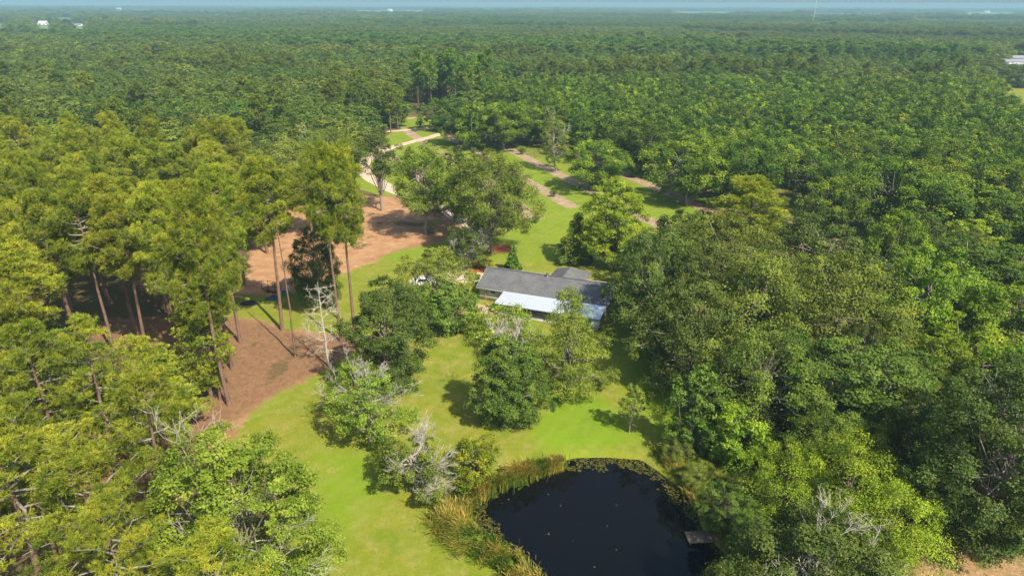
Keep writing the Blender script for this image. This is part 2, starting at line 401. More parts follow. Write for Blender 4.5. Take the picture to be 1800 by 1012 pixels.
P_dirt2 = poly([(-100, 760), (60, 600), (200, 560), (330, 545), (480, 566), (560, 592), (636, 576), (632, 612), (590, 645), (500, 690), (415, 742), (390, 800), (300, 800), (200, 900), (60, 980)])
P_lush = poly([(948, 695), (985, 672), (1040, 685), (1090, 720), (1132, 775), (1060, 785), (980, 792), (938, 770)])
P_lush2 = poly([(560, 790), (660, 790), (690, 850), (640, 905), (560, 1000), (520, 1040), (545, 900)])
P_bed = poly([(800, 482), (812, 458), (850, 452), (872, 470), (858, 487), (836, 487), (818, 486)])
P_patio = poly([(822, 531), (872, 541), (880, 552), (862, 562), (848, 552), (836, 545), (824, 538)])
P_litter = poly([(1540, 1350), (1560, 1100), (1600, 1005), (1640, 965), (1700, 948), (1850, 925), (2050, 1000), (2050, 1350)])
P_pond = poly([(800, 885), (812, 868), (842, 850), (898, 838), (950, 826), (975, 806), (1010, 797), (1070, 796), (1128, 800), (1155, 818), (1194, 848), (1222, 880), (1238, 925),
               (1272, 960), (1300, 985), (1322, 1040), (1290, 1120), (1130, 1180), (980, 1120), (930, 1010), (900, 975), (862, 945), (830, 905)])
P_rfield = poly([(1742, 146), (1756, 205), (1790, 236), (1990, 262), (1980, 104), (1800, 106), (1748, 112)])
P_lane = poly([(1360, 352), (1400, 345), (1600, 395), (1830, 470), (1860, 560), (1790, 530), (1700, 455), (1500, 400)])
RD = np.array([-.37, .929]); RN = np.array([.929, .37])       # orchard row direction and the direction across the rows
ROWO = np.concatenate([[51.8, 69.8, 83.5, 97., 117., 128.5], 146. + 17 * np.arange(22)])
# orchard region in ground metres
def in_orchard(X, Y):
    off = X * RN[0] + Y * RN[1]
    return (off > 88) & (Y < 420 - .10 * X) & (Y > np.where(X > 72, 150, 182)) & (X > -12) & (off < 500)

xs = np.concatenate([-np.geomspace(26000, 165, 46), np.arange(-160, 150.01, .55), np.geomspace(155, 26000, 46)])
ys = np.concatenate([-np.geomspace(3000, 25, 14), np.arange(20, 330.01, .62), np.geomspace(335, 26000, 60)])
gx, gy = np.meshgrid(xs, ys); nx, ny = len(xs), len(ys)
X, Y = gx.ravel(), gy.ravel()
near = (np.abs(X) < 420) & (Y > -60) & (Y < 620)
wob = (fbm(X, Y, 5, 3) - .5) * 3.2 + (fbm(X, Y, 1.6, 9) - .5) * 1.8
wob2 = (fbm(X, Y, 1.5, 5) - .5) * 1.0
lawn = soft(sdf(P_lawn, X, Y) - 2.2 + wob * .8, 1.6)
dirt = np.maximum(soft(sdf(P_dirt1, X, Y) + wob, 3.0), soft(sdf(P_dirt2, X, Y) + wob, 3.0))
dirt *= np.clip(1.15 - np.clip((fbm(X, Y, 7, 31) - .58) * 5, 0, 1) * .75, 0, 1)
off = X * RN[0] + Y * RN[1]
along = X * RD[0] + Y * RD[1]
rid = np.abs(off[:, None] - ROWO[None]).argmin(1); k = off - ROWO[rid]; ki = rid.astype(float)
half = 2.2 + .25 * np.sin(ki * 3.1)
strip = soft(np.abs(k) - half + wob2, .7)
start = np.select([ki == 0, ki == 1, ki == 2, ki >= 3], [188., 157., 164., 100.], 1e9)
sok = ((ki >= 0) & (ki <= 30) & (along > start) & (Y > 140) & (Y < 430) & (Y < 335 + np.where(off > 90, 100, -20)) & (X > -75)).astype(float)
orch = in_orchard(X, Y) | (sdf(P_lane, X, Y) < 0)
lawn = np.maximum(lawn, np.where(orch, np.where((X > 62) | (Y > 250), .55, .9), 0.))
rows = strip * sok * np.where(orch | (lawn > .5), 1, 0)
lush = np.maximum(soft(sdf(P_lush, X, Y) + wob * .5, 3), soft(sdf(P_lush2, X, Y) + wob, 5) * .8)
lush = np.maximum(lush, np.where(Y > 140, .55, 0) * lawn); lush = np.maximum(lush, soft(sdf(P_dirt2, X, Y), 4)); lush = np.maximum(lush, .9 * soft(sdf(poly([(1075, 520), (1200, 540), (1240, 790), (1150, 770), (1105, 680)]), X, Y), 6))
bed = soft(sdf(P_bed, X, Y) + wob2 * .5, .5)
tb = G(877, 438); bed = np.maximum(bed, soft(np.hypot(X - tb[0] + .3, Y - tb[1] - .5) - 3.4 + wob2, .5))
patio = soft(sdf(P_patio, X, Y) + wob2 * .4, .4)
litter = np.maximum(soft(sdf(P_litter, X, Y) + wob, 2), 0)
rf = soft(sdf(P_rfield, X, Y), 4); lawn = np.maximum(lawn, rf)
far = np.clip((Y - 380) / 200, 0, 1)
pd = sdf(P_pond, X, Y)
Z = (fbm(X, Y, 22, 50) - .5) * .35 * np.where(near, 1, 0)
Z = Z - 1.9 * np.clip((0.6 - pd) / 3.0, 0, 1) + np.where(pd > 0, -.0, 0)
bank = np.clip(1 - np.maximum(pd, 0) / 4, 0, 1); Z -= bank * .18
mb = MB(); I = np.arange(nx * ny).reshape(ny, nx)
mb.add(np.stack([X, Y, Z], 1), np.stack([I[:-1, :-1], I[:-1, 1:], I[1:, 1:], I[1:, :-1]], -1).reshape(-1, 4), 0.5)

def ground_material():
    m, t, out = newmat('ground')
    a1 = N(t, 'ShaderNodeAttribute', attribute_name='m1'); a2 = N(t, 'ShaderNodeAttribute', attribute_name='m2')
    s1 = N(t, 'ShaderNodeSeparateColor'); s2 = N(t, 'ShaderNodeSeparateColor')
    t.links.new(a1.outputs['Color'], s1.inputs[0]); t.links.new(a2.outputs['Color'], s2.inputs[0])
    ge = N(t, 'ShaderNodeNewGeometry')
    def nz(s, d=4, r=.6, off=None):
        n = N(t, 'ShaderNodeTexNoise', ins={'Scale': s, 'Detail': d, 'Roughness': r})
        if off:
            v = N(t, 'ShaderNodeVectorMath', op='ADD'); v.inputs[1].default_value = off; t.links.new(ge.outputs['Position'], v.inputs[0]); t.links.new(v.outputs[0], n.inputs[0])
        else: t.links.new(ge.outputs['Position'], n.inputs[0])
        return n.outputs[0]
    def rng(v, a, b, c=0., d=1.):
        n = N(t, 'ShaderNodeMapRange', ins={1: a, 2: b, 3: c, 4: d}); t.links.new(v, n.inputs[0]); return n.outputs[0]
    big, mid, fine = nz(.07), nz(.45, 5), nz(3.2, 6, .75)
    vf = nz(9, 3, .8)
    # grass
    g = mixc(t, rng(big, .38, .62), (.275, .270, .022), (.205, .245, .014))
    g = mixc(t, rng(mid, .42, .68), g, (.36, .31, .085))
    g = mixc(t, rng(fine, .35, .75, 0, .6), g, (.105, .145, .016))
    g = mixc(t, rng(nz(1.3, 6, .8, (5, 9, 0)), .42, .68, 0, .5), g, (.13, .175, .014))
    g = mixc(t, math_(t, 'MULTIPLY', s1.outputs[2], rng(mid, .2, .7, 1., .75)), g, mixc(t, rng(fine, .3, .7), (.13, .25, .010), (.20, .31, .014)))
    g = mixc(t, rng(vf, .3, .8, 0, .35), g, (.10, .12, .02))
    mpw = N(t, 'ShaderNodeMapping'); mpw.inputs['Rotation'].default_value = (0, 0, .55); t.links.new(ge.outputs['Position'], mpw.inputs[0])
    wv = N(t, 'ShaderNodeTexWave', ins={'Scale': .16, 'Distortion': 9.0, 'Detail': 2, 'Detail Scale': .4}); t.links.new(mpw.outputs[0], wv.inputs[0])
    g = mixc(t, rng(wv.outputs['Fac'], .2, .9, 0, .13), g, (.12, .17, .012))
    g = mixc(t, rng(nz(.19, 5, .7, (40, 10, 0)), .52, .68, 0, .75), g, (.115, .185, .012))
    g = mixc(t, rng(nz(.3, 6, .75, (90, 60, 0)), .60, .70, 0, .7), g, (.34, .27, .10))
    # forest floor
    fl = mixc(t, rng(mid, .4, .62), (.10, .075, .035), (.085, .095, .022)); fl = mixc(t, rng(fine, .4, .7), fl, (.16, .105, .05))
    fl = mixc(t, s2.outputs[2], fl, mixc(t, rng(nz(.012, 3, .6), .45, .55), (.030, .052, .016), (.055, .080, .022)))
    # bare reddish dirt with straw
    d = mixc(t, rng(mid, .35, .65), (.36, .185, .085), (.48, .295, .160)); d = mixc(t, rng(fine, .4, .75, 0, .7), d, (.21, .105, .055))
    d = mixc(t, rng(vf, .6, .8, 0, .5), d, (.46, .32, .18)); 
    d = mixc(t, math_(t, 'MULTIPLY', s1.outputs[2], .85), d, mixc(t, rng(nz(1.1, 6, .8, (7, 3, 0)), .38, .66), mixc(t, rng(fine, .35, .7), (.29, .165, .09), (.19, .10, .055)), (.11, .065, .035)))
    d = mixc(t, rng(nz(.55, 6, .8, (17, 33, 0)), .60, .72, 0, .8), d, (.15, .16, .03))
    d = mixc(t, rng(nz(14, 2, .5, (17, 33, 0)), .70, .74, 0, .8), d, (.50, .42, .33))
    st = mixc(t, rng(fine, .35, .7), (.36, .26, .165), (.24, .165, .10)); st = mixc(t, rng(mid, .5, .7), st, (.44, .36, .25))
    mu = mixc(t, rng(fine, .35, .65), (.36, .125, .05), (.24, .08, .035))
    pa = mixc(t, rng(fine, .35, .65), (.52, .39, .26), (.40, .28, .18))
    li = mixc(t, rng(fine, .38, .66), (.42, .28, .145), (.20, .115, .05)); li = mixc(t, rng(mid, .5, .66), li, (.11, .12, .03))
    e = math_(t, 'ADD', rng(fine, .3, .7, -.3, .3), rng(nz(.9, 5, .7), .3, .7, -.25, .25))
    def mask(v): return rng(math_(t, 'ADD', v, e), .35, .65)
    c = mixc(t, mask(s1.outputs[0]), fl, g)
    c = mixc(t, mask(s1.outputs[1]), c, d)
    c = mixc(t, mask(s2.outputs[0]), c, st)
    c = mixc(t, mask(a1.outputs['Alpha']), c, mu)
    c = mixc(t, mask(s2.outputs[1]), c, pa)
    c = mixc(t, mask(a2.outputs['Alpha']), c, li)
    p = N(t, 'ShaderNodeBsdfPrincipled', ins={'Roughness': .95, 'Specular IOR Level': .1}); t.links.new(c, p.inputs['Base Color'])
    b = N(t, 'ShaderNodeBump', ins={'Strength': .7, 'Distance': .12}); t.links.new(fine, b.inputs['Height']); t.links.new(b.outputs[0], p.inputs['Normal'])
    t.links.new(p.outputs[0], out.inputs[0])
    return m
ground = mb.obj('ground', ground_material(), smooth=True); tag(ground, kind='structure')
for nm, ch in (('m1', (lawn, dirt * (1 - rf), lush, bed)), ('m2', (rows, patio, far, litter))):
    at = ground.data.attributes.new(nm, 'FLOAT_COLOR', 'POINT'); at.data.foreach_set('color', np.stack(ch, 1).astype(np.float32).ravel())

# ------------------------------------------------------------------ pond
def water_material():
    m, t, out = newmat('pond_water')
    ge = N(t, 'ShaderNodeNewGeometry'); nzz = N(t, 'ShaderNodeTexNoise', ins={'Scale': 1.6, 'Detail': 3}); t.links.new(ge.outputs['Position'], nzz.inputs[0])
    b = N(t, 'ShaderNodeBump', ins={'Strength': .06, 'Distance': .03}); t.links.new(nzz.outputs[0], b.inputs['Height'])
    p = N(t, 'ShaderNodeBsdfPrincipled', ins={'Base Color': (.003, .003, .004, 1), 'Roughness': .03, 'IOR': 1.33})
    t.links.new(b.outputs[0], p.inputs['Normal']); t.links.new(p.outputs[0], out.inputs[0]); return m
lo = P_pond.min(0) - 3; hi = P_pond.max(0) + 3
WZ = -.62
mb = MB(); mb.add([(lo[0], lo[1], WZ), (hi[0], lo[1], WZ), (hi[0], hi[1], WZ), (lo[0], hi[1], WZ)], [(0, 1, 2, 3)])
tag(mb.obj('pond_water', water_material()), kind='structure')
rs = np.random.RandomState(5)
# floating weed: many small irregular leaves along the banks
wx = rs.uniform(lo[0], hi[0], 90000); wy = rs.uniform(lo[1], hi[1], 90000); dd = -sdf(P_pond, wx, wy)
c1 = np.array(G(1060, 800)); c2 = np.array(G(850, 880)); c3 = np.array(G(1190, 880))
reach = 1.2 + 2.2 * np.exp(-((wx - c1[0]) ** 2 / 40 + (wy - c1[1]) ** 2 / 14)) + 1.5 * np.exp(-((wx - c2[0]) ** 2 + (wy - c2[1]) ** 2) / 22) + .8 * np.exp(-((wx - c3[0]) ** 2 + (wy - c3[1]) ** 2) / 18)
ok = (dd > .1) & (dd < reach * (2.6 * (fbm(wx, wy, 1.8, 77) - .22))) & (rs.rand(len(wx)) < .5)
stray = (dd > .4) & (rs.rand(len(wx)) < .0006)
ok |= stray
wx, wy = wx[ok], wy[ok]; n = len(wx)
C = np.stack([wx, wy, np.full(n, WZ + .015)], 1); a = rs.rand(n) * 6.28; s = .06 + .12 * rs.rand(n)
mbw = MB(); ring = [np.stack([C[:, 0] + np.cos(a + q) * s * (1 - .2 * (i % 2)), C[:, 1] + np.sin(a + q) * s * (1 - .2 * (i % 2)), C[:, 2] + .012 * rs.rand(n)], 1) for i, q in enumerate((0, 1.57, 3.14, 4.71))]
mbw.add(np.stack(ring, 1).reshape(-1, 3), np.arange(n * 4).reshape(-1, 4), np.repeat(.3 + .4 * rs.rand(n), 4))
L_pad = leafmat('floating_weed', [(0, (.014, .018, .006)), (.5, (.034, .038, .012)), (1, (.07, .065, .022))], trans=0, jit=.5)
tag(mbw.obj('pond_weed', L_pad), kind='stuff')
# cattail reeds
def reeds(name, pts, n, wid, hmin, hmax, tint0, seed, lean=(.35, .0)):
    rs = np.random.RandomState(seed); pp = np.array([G(*p) for p in pts]); seg = np.linalg.norm(np.diff(pp, axis=0), axis=1); cum = np.concatenate([[0], np.cumsum(seg)])
    u = rs.rand(n) * cum[-1]; cx = np.interp(u, cum, pp[:, 0]); cy = np.interp(u, cum, pp[:, 1])
    wv = np.interp(u, cum, wid); cx = cx + rs.randn(n) * wv * .45; cy = cy + rs.randn(n) * wv * .45
    clump = fbm(cx, cy, 1.7, seed); keep = clump > .30; cx, cy, clump = cx[keep], cy[keep], clump[keep]; n = len(cx)
    h = (hmin + (hmax - hmin) * rs.rand(n)) * (.6 + .8 * clump)
    la = np.stack([lean[0] + (vnoise(cx, cy, 2.5, seed + 3) - .5) * .8 + rs.randn(n) * .2, lean[1] + (vnoise(cx, cy, 2.5, seed + 7) - .5) * .8 + rs.randn(n) * .22], 1)
    base = np.stack([cx, cy, np.full(n, -.75)], 1); w = (.022 + .03 * rs.rand(n))[:, None]; an = rs.rand(n) * 6.28
    sd = np.stack([np.cos(an), np.sin(an), an * 0], 1) * w
    def at(f, ff): return base + np.concatenate([la * (h * ff)[:, None], (h * f)[:, None]], 1)
    p0, p1, p2 = at(0, 0), at(.62, .22), at(.86, .75)
    m = MB(); tn = np.clip(tint0 + (clump - .5) * 1.2 + rs.randn(n) * .14, 0, 1); q = np.arange(n * 4).reshape(-1, 4)
    m.add(np.stack([p0 - sd, p0 + sd, p1 + sd, p1 - sd], 1).reshape(-1, 3), q, np.repeat(tn * .8, 4))
    m.add(np.stack([p1 - sd, p1 + sd, p2 + sd * .3, p2 - sd * .3], 1).reshape(-1, 3), q, np.repeat(tn, 4))
    return tag(m.obj(name, L_reed), kind='stuff')
reeds('cattail_reeds', [(985, 812), (940, 822), (880, 845), (830, 862), (795, 885), (784, 912), (808, 940), (846, 962), (886, 985), (922, 1020), (940, 1080)], 34000,
      [.9, 1.2, 1.3, 1.5, 1.9, 2.0, 2.0, 1.9, 1.8, 1.6, 1.4], 1.1, 2.4, .58, 3, (-.05, -.3))
reeds('bank_reeds', [(1152, 792), (1192, 825), (1225, 860), (1252, 892), (1280, 928), (1305, 975), (1350, 1030)], 15000, [.8, 1.0, 1.2, 1.4, 1.4, 1.4, 1.4], .9, 1.7, .26, 4, (.05, .1))
reeds('tall_weeds', [(1215, 820), (1260, 835), (1300, 860), (1330, 880)], 15000, [2.2, 2.6, 2.8, 2.6], .8, 1.6, .42, 8, (0, 0))
# wooden jetty
dx, dy = G(1238, 939); jet = empty('wooden_jetty', (dx, dy, 0), R_(4)); tag(jet, 'small weathered plank jetty reaching into the pond from its reedy right bank', 'jetty')
W_old = noisemat('old_planks', (.12, .09, .07), (.26, .20, .16), 6, .85, stretch=(6, 1, 1))
mb = MB(); L = 3.6
for i in range(24): mb.box((-L / 2 + (i + .5) * L / 24, 0, -.22 + .006 * (i % 3)), (L / 24 - .03, 1.5 - .05 * (i % 2), .045))
mb.obj('deck', W_old, jet)
mb = MB().box((0, -.77, -.30), (L, .05, .14)).box((0, .77, -.30), (L, .05, .14)).box((-L / 2 - .03, 0, -.3), (.05, 1.6, .14)); mb.obj('side_rail', noisemat('rail_wood', (.26, .18, .12), (.34, .25, .17), 5), jet)
for sx in (-1.7, 0, 1.7):
    for sy in (-.68, .68): MB().tube([(sx, sy, -2.6), (sx, sy, -.24)], [.06, .06], 7).obj('post', W_old, jet)

# ------------------------------------------------------------------ driveway and roads
M_gravel = noisemat('pale_gravel', (.46, .36, .26), (.58, .47, .35), 2.2, .95, c3=(.46, .36, .25), s2=.35)
def ribbon(name, pts, wid, z=.12, mat=M_gravel, ground_pts=False, seed=1):
    p = np.array(pts if ground_pts else [G(*q) for q in pts], float)
    # Catmull-Rom resample
    out = []
    for i in range(len(p) - 1):
        a, b, c, d = p[max(i - 1, 0)], p[i], p[i + 1], p[min(i + 2, len(p) - 1)]
        for t in np.linspace(0, 1, 14, endpoint=False): out.append(.5 * ((2 * b) + (-a + c) * t + (2 * a - 5 * b + 4 * c - d) * t * t + (-a + 3 * b - 3 * c + d) * t ** 3))
    out.append(p[-1]); q = np.array(out); n = len(q); T = unit(np.gradient(q, axis=0)); Nn = np.stack([-T[:, 1], T[:, 0]], 1)
    ww = np.interp(np.linspace(0, 1, n), np.linspace(0, 1, len(wid)), wid) / 2
    rs = np.random.RandomState(seed); V = []
    for k_, f in enumerate((-1, -.5, 0, .5, 1)):
        e = q + Nn * (ww * f + (rs.randn(n) * .12 if abs(f) == 1 else 0))[:, None]
        V.append(np.concatenate([e, (fbm(e[:, 0], e[:, 1], 22, 50)[:, None] - .5) * .35 + .03 + .02 * (1 - abs(f))], 1))
    V = np.array(V).transpose(1, 0, 2).reshape(-1, 3); F = [(i * 5 + j, i * 5 + j + 1, i * 5 + j + 6, i * 5 + j + 5) for i in range(n - 1) for j in range(4)]
    return tag(MB().add(V, F).obj(name, mat, smooth=True), kind='structure')
ribbon('driveway', [(848, 492), (838, 487), (815, 488), (790, 487), (765, 490), (742, 497), (722, 500)], [6, 5.5, 5, 5.5, 7, 7, 5])
ribbon('gravel_road', [(800, 484), (822, 452), (846, 428), (842, 408), (812, 388), (778, 369), (740, 352), (700, 338), (668, 322), (642, 303), (640, 285), (672, 266), (715, 252), (760, 240), (800, 229), (860, 212), (930, 200)],
       [4, 3.5, 3.5, 4, 4, 4, 4, 4.5, 5.5, 5.5, 5, 4.2, 4, 4, 4, 4, 4])
ribbon('far_track', [(716, 208), (760, 206), (800, 208)], [2.5, 2.5, 2.5])
ribbon('field_track', [(680, 232), (716, 229), (745, 226), (771, 225)], [3, 4, 5, 3])
ribbon('orchard_track', [(1640, 445), (1700, 472), (1770, 508), (1830, 530)], [1.2, 1.4, 2.2, 2.2], seed=3)
ribbon('field_road', [(1760, 152), (1780, 151), (1830, 150)], [5, 5, 5])

# ------------------------------------------------------------------ house
def shingle_mat():
    m, t, out = newmat('shingles')
    tc = N(t, 'ShaderNodeTexCoord'); br = N(t, 'ShaderNodeTexBrick', ins={'Scale': 1.0, 'Mortar Size': .012, 'Brick Width': .32, 'Row Height': .14, 'Bias': -.2})
    br.inputs['Color1'].default_value = (.095, .100, .108, 1); br.inputs['Color2'].default_value = (.145, .148, .155, 1); br.inputs['Mortar'].default_value = (.065, .068, .075, 1)
    t.links.new(tc.outputs['Object'], br.inputs[0])
    nz = N(t, 'ShaderNodeTexNoise', ins={'Scale': .6, 'Detail': 5}); t.links.new(tc.outputs['Object'], nz.inputs[0])
    nz2 = N(t, 'ShaderNodeTexNoise', ins={'Scale': 9, 'Detail': 3}); t.links.new(tc.outputs['Object'], nz2.inputs[0])
    f = N(t, 'ShaderNodeMapRange', ins={1: .35, 2: .65}); t.links.new(nz.outputs[0], f.inputs[0])
    c = mixc(t, f.outputs[0], br.outputs[0], (.17, .165, .158)); t.links.new(nz2.outputs[0], f.inputs[0]) if False else None
    f2 = N(t, 'ShaderNodeMapRange', ins={1: .35, 2: .7, 3: .7, 4: 1.35}); t.links.new(nz2.outputs[0], f2.inputs[0])
    cm = N(t, 'ShaderNodeCombineColor');  [t.links.new(f2.outputs[0], cm.inputs[i]) for i in range(3)]
    c = mixc(t, 1.0, mixc(t, .55, br.outputs[0], c), cm.outputs[0], 'MULTIPLY')
    p = N(t, 'ShaderNodeBsdfPrincipled', ins={'Roughness': .85, 'Specular IOR Level': .3}); t.links.new(c, p.inputs['Base Color']); t.links.new(p.outputs[0], out.inputs[0])
    return m
def brick_mat(name, c1, c2, mo, bw=.22, rh=.08):
    m, t, out = newmat(name)
    tc = N(t, 'ShaderNodeTexCoord'); mp = N(t, 'ShaderNodeMapping'); mp.inputs['Rotation'].default_value = (math.pi / 2, 0, 0); t.links.new(tc.outputs['Object'], mp.inputs[0])
    br = N(t, 'ShaderNodeTexBrick', ins={'Scale': 1.0, 'Mortar Size': .008, 'Brick Width': bw, 'Row Height': rh})
    for k_, v in (('Color1', c1), ('Color2', c2), ('Mortar', mo)): br.inputs[k_].default_value = (*v, 1)
    t.links.new(mp.outputs[0], br.inputs[0])
    p = N(t, 'ShaderNodeBsdfPrincipled', ins={'Roughness': .85}); t.links.new(br.outputs[0], p.inputs['Base Color']); t.links.new(p.outputs[0], out.inputs[0]); return m
M_shingle = shingle_mat()
M_siding = noisemat('grey_green_siding', (.50, .54, .53), (.58, .61, .60), 1.2, .7, stretch=(.3, .3, 9))
M_brick = brick_mat('tan_brick', (.62, .50, .40), (.52, .41, .32), (.66, .60, .52))
M_brick2 = brick_mat('red_brick', (.36, .20, .13), (.28, .15, .10), (.42, .36, .30))
M_white = noisemat('white_trim', (.72, .72, .70), (.80, .80, .78), 3, .5)
M_metalroof = noisemat('galvanised_roof', (.70, .76, .82), (.78, .82, .87), 1.1, .35, metallic=.5, spec=.5)
M_glass = noisemat('window_glass', (.02, .025, .03), (.035, .04, .045), 1, .08, spec=.6)
M_dark = noisemat('dark_plastic', (.02, .02, .022), (.04, .04, .042), 3, .6)
M_grey = noisemat('grey_metal', (.35, .36, .37), (.45, .46, .47), 3, .5, metallic=.3)
M_wood = noisemat('brown_wood', (.20, .12, .07), (.30, .19, .11), 4, .8, stretch=(1, 1, 5))
HA = R_(-20.5)
house = empty('ranch_house', (-6.8, 119.1, .0), HA)
tag(house, 'long low ranch house with dark grey shingle roof and a white metal porch roof', 'house')
def HW(x, y): return (-6.8 + x * math.cos(HA) - y * math.sin(HA), 119.1 + x * math.sin(HA) + y * math.cos(HA))
HL, HD, EV, RG = 25.3, 11.2, 2.62, 4.75
b = MB()
b.box((.45 + 12.2, .55 + 5.1, .45), (24.4, 10.2, .9)); b.obj('brick_skirt', M_brick, house)
b = MB(); x0, x1, y0, y1 = .49, 24.81, .59, 10.71; ym = 5.6
b.box(((x0 + x1) / 2, (y0 + y1) / 2, 1.75), (x1 - x0, y1 - y0, 1.71)); b.obj('siding_wall', M_siding, house)
for x in (x0 + .01, x1 - .01):
    MB().add([(x, y0, 2.6), (x, y1, 2.6), (x, ym, RG - .28)], [(0, 1, 2)]).obj('gable_wall', M_brick2, house)
b = MB(); b.box((24.84, 8.2, 1.75), (.10, 4.9, 1.7)); b.box((24.84, 2.2, 1.75), (.10, 3.0, 1.7)); b.obj('end_wall_facing', M_brick2, house)
def slab(mb, pts, th=.13):
    P = np.array(pts, float); n = len(P); nn = np.cross(P[1] - P[0], P[2] - P[0]); nn /= np.linalg.norm(nn); nn *= (1 if nn[2] > 0 else -1)
    Q = P - nn * th; V = np.concatenate([P, Q])
    if n == 4: mb.add(V, [(0, 1, 2, 3), (7, 6, 5, 4)])
    else: mb.add(V, [(0, 1, 2), (5, 4, 3)])
    mb.add(V, [(i, i + n, (i + 1) % n + n, (i + 1) % n) for i in range(n)])
roof = MB()
slab(roof, [(0, 0, EV), (HL, -.1, EV), (HL, 5.6, RG), (0, 5.6, RG)])
slab(roof, [(0, 11.2, EV), (HL, 11.2, EV), (HL, 5.61, RG), (0, 5.61, RG)])
rf_ = roof.obj('roof', M_shingle, house)
b = MB(); b.add([(0 - .02, 5.42, RG - .045), (HL + .02, 5.42, RG - .045), (HL + .02, 5.6, RG + .035), (-.02, 5.6, RG + .035)], [(0, 1, 2, 3)]); b.add([(-.02, 5.6, RG + .035), (HL + .02, 5.6, RG + .035), (HL + .02, 5.8, RG - .045), (-.02, 5.8, RG - .045)], [(0, 1, 2, 3)])
b.obj('ridge_cap', noisemat('ridge_shingles', (.035, .038, .045), (.07, .07, .08), 8), rf_)
b = MB(); pk = (14.9, 12.5, 4.3); pj = (14.9, 6.75, 4.3)
slab(b, [(11.3, 11.2, EV), pj, pk, (11.3, 15.3, EV)]); slab(b, [(18.5, 11.2, EV), (14.91, 6.75, 4.3), (14.91, 12.5, 4.3), (18.5, 15.3, EV)]); slab(b, [(11.3, 15.31, EV), (18.5, 15.31, EV), (14.9, 12.51, 4.3)])
b.obj('hip_roof', M_shingle, house)
b = MB(); b.box((14.9, 12.9, 1.3), (6.3, 4.0, 2.55)); b.obj('back_wing_wall', M_brick2, house)
b = MB(); b.box((HL / 2, -.03, EV - .09), (HL, .05, .2)); b.box((HL / 2, 11.24, EV - .09), (HL, .05, .2)); b.obj('fascia', M_white, house)
for x in (-.03, HL + .03):
    b = MB()
    for (ya, za), (yb, zb) in (((0, EV), (5.6, RG)), ((11.2, EV), (5.6, RG))):
        b.add([(x, ya, za + .02), (x, yb, zb + .02), (x, yb, zb - .2), (x, ya, za - .2)], [(0, 1, 2, 3)])
    b.obj('rake_board', M_white, house)
# porch roof: corrugated sheet
n = 150; xs_ = np.linspace(5.8, 25.15, n); zz = .022 * np.where(np.arange(n) % 2 == 0, 1, -1)
V = np.concatenate([np.stack([xs_, np.full(n, -.35), 2.86 + zz], 1), np.stack([xs_ , np.full(n, -5.0), 2.30 + zz], 1)])
b = MB().add(V, [(i, i + n, i + n + 1, i + 1) for i in range(n - 1)]); b.add(V - np.array([0, 0, .05]), [(i, i + 1, i + n + 1, i + n) for i in range(n - 1)])
pr = b.obj('porch_roof', M_metalroof, house)
MB().box((15.5, -5.02, 2.22), (19.4, .05, .14)).box((5.78, -2.7, 2.5), (.05, 4.6, .12)).obj('gutter', noisemat('blue_grey_gutter', (.25, .33, .38), (.3, .38, .42), 3), pr)
MB().box((15.4, -2.5, .11), (19, 4.7, .22)).obj('porch_slab', noisemat('concrete', (.34, .32, .28), (.42, .4, .36), 2), house)
for x in (6.2, 9.4, 12.6, 15.8, 18.6): MB().box((x, -4.75, 1.2), (.14, .14, 2.1)).obj('porch_post', M_wood, house)
# enclosed room at the right end of the porch
b = MB(); b.box((23.0, -2.35, 1.25), (3.9, 4.9, 2.05)); b.obj('porch_room_wall', M_siding, house)
def window(x, y, z, w_, h_, side='f', par=house):
    d = (w_, .06, h_) if side == 'f' else (.06, w_, h_)
    o = MB().box((x, y, z), (d[0] + (.12 if side == 'f' else 0), d[1] + (0 if side == 'f' else .12), h_ + .12)).obj('window', M_white, par)
    s_ = (0, -.02) if side == 'f' else (.02, 0)
    MB().box((x + s_[0], y + s_[1], z), (d[0], d[1], h_)).obj('pane', M_glass, o)
    return o
window(3.2, .57, 1.85, .8, .45); window(24.9, 7.6, 1.6, 1.0, 1.1, 's'); window(24.93, -2.5, 1.5, 2.2, .8, 's'); window(23.0, -4.82, 1.55, 1.3, .8)
window(9, .57, 1.6, 1.4, 1.1); window(17, .57, 1.6, 1.4, 1.1)
dr = MB().box((13, .55, 1.25), (1.0, .06, 2.05)).obj('door', M_white, house); MB().box((12.62, .50, 1.2), (.05, .05, .12)).obj('handle', M_grey, dr)
b = MB().tube([(12.4, 5.2, RG - .35), (12.4, 5.2, RG + .38)], [.13, .13], 10); v_ = b.obj('roof_vent', M_grey, house); MB().tube([(12.4, 5.2, RG + .40), (12.4, 5.2, RG + .52)], [.30, .16], 10).obj('vent_cap', M_dark, v_)
MB().box((1.75, .50, 1.45), (.28, .16, .42)).tube([(1.75, .5, .1), (1.75, .5, 2.3)], [.05, .05], 8).obj('electric_meter', M_grey, house)
# things round the house
x, y = HW(26.4, 3.5); ac = empty('air_conditioner', (x, y, 0), HA); tag(ac, 'boxy air conditioner unit standing outside the shaded right end of the house', 'air conditioner')
MB().box((0, 0, .06), (1.1, 1.1, .12)).obj('pad', M_white, ac); MB().box((0, 0, .52), (.85, .85, .8)).obj('casing', M_dark, ac); MB().box((0, 0, .945), (.9, .9, .05)).obj('top_grille', noisemat('pale_grille', (.45, .5, .52), (.55, .58, .6), 20), ac)
x, y = HW(26.2, .6); MBq = MB()
an = np.linspace(0, 6.283, 11)[:-1]
bn = empty('garden_bin', (x, y, 0), HA); tag(bn, 'small grey bin beside the house wall in front of the air conditioner', 'bin')
MB().tube([(0, 0, 0), (0, 0, .75)], [.24, .30], 12).obj('bin_body', M_grey, bn); MB().tube([(0, 0, .76), (0, 0, .86)], [.32, .22], 12).obj('lid', M_dark, bn)
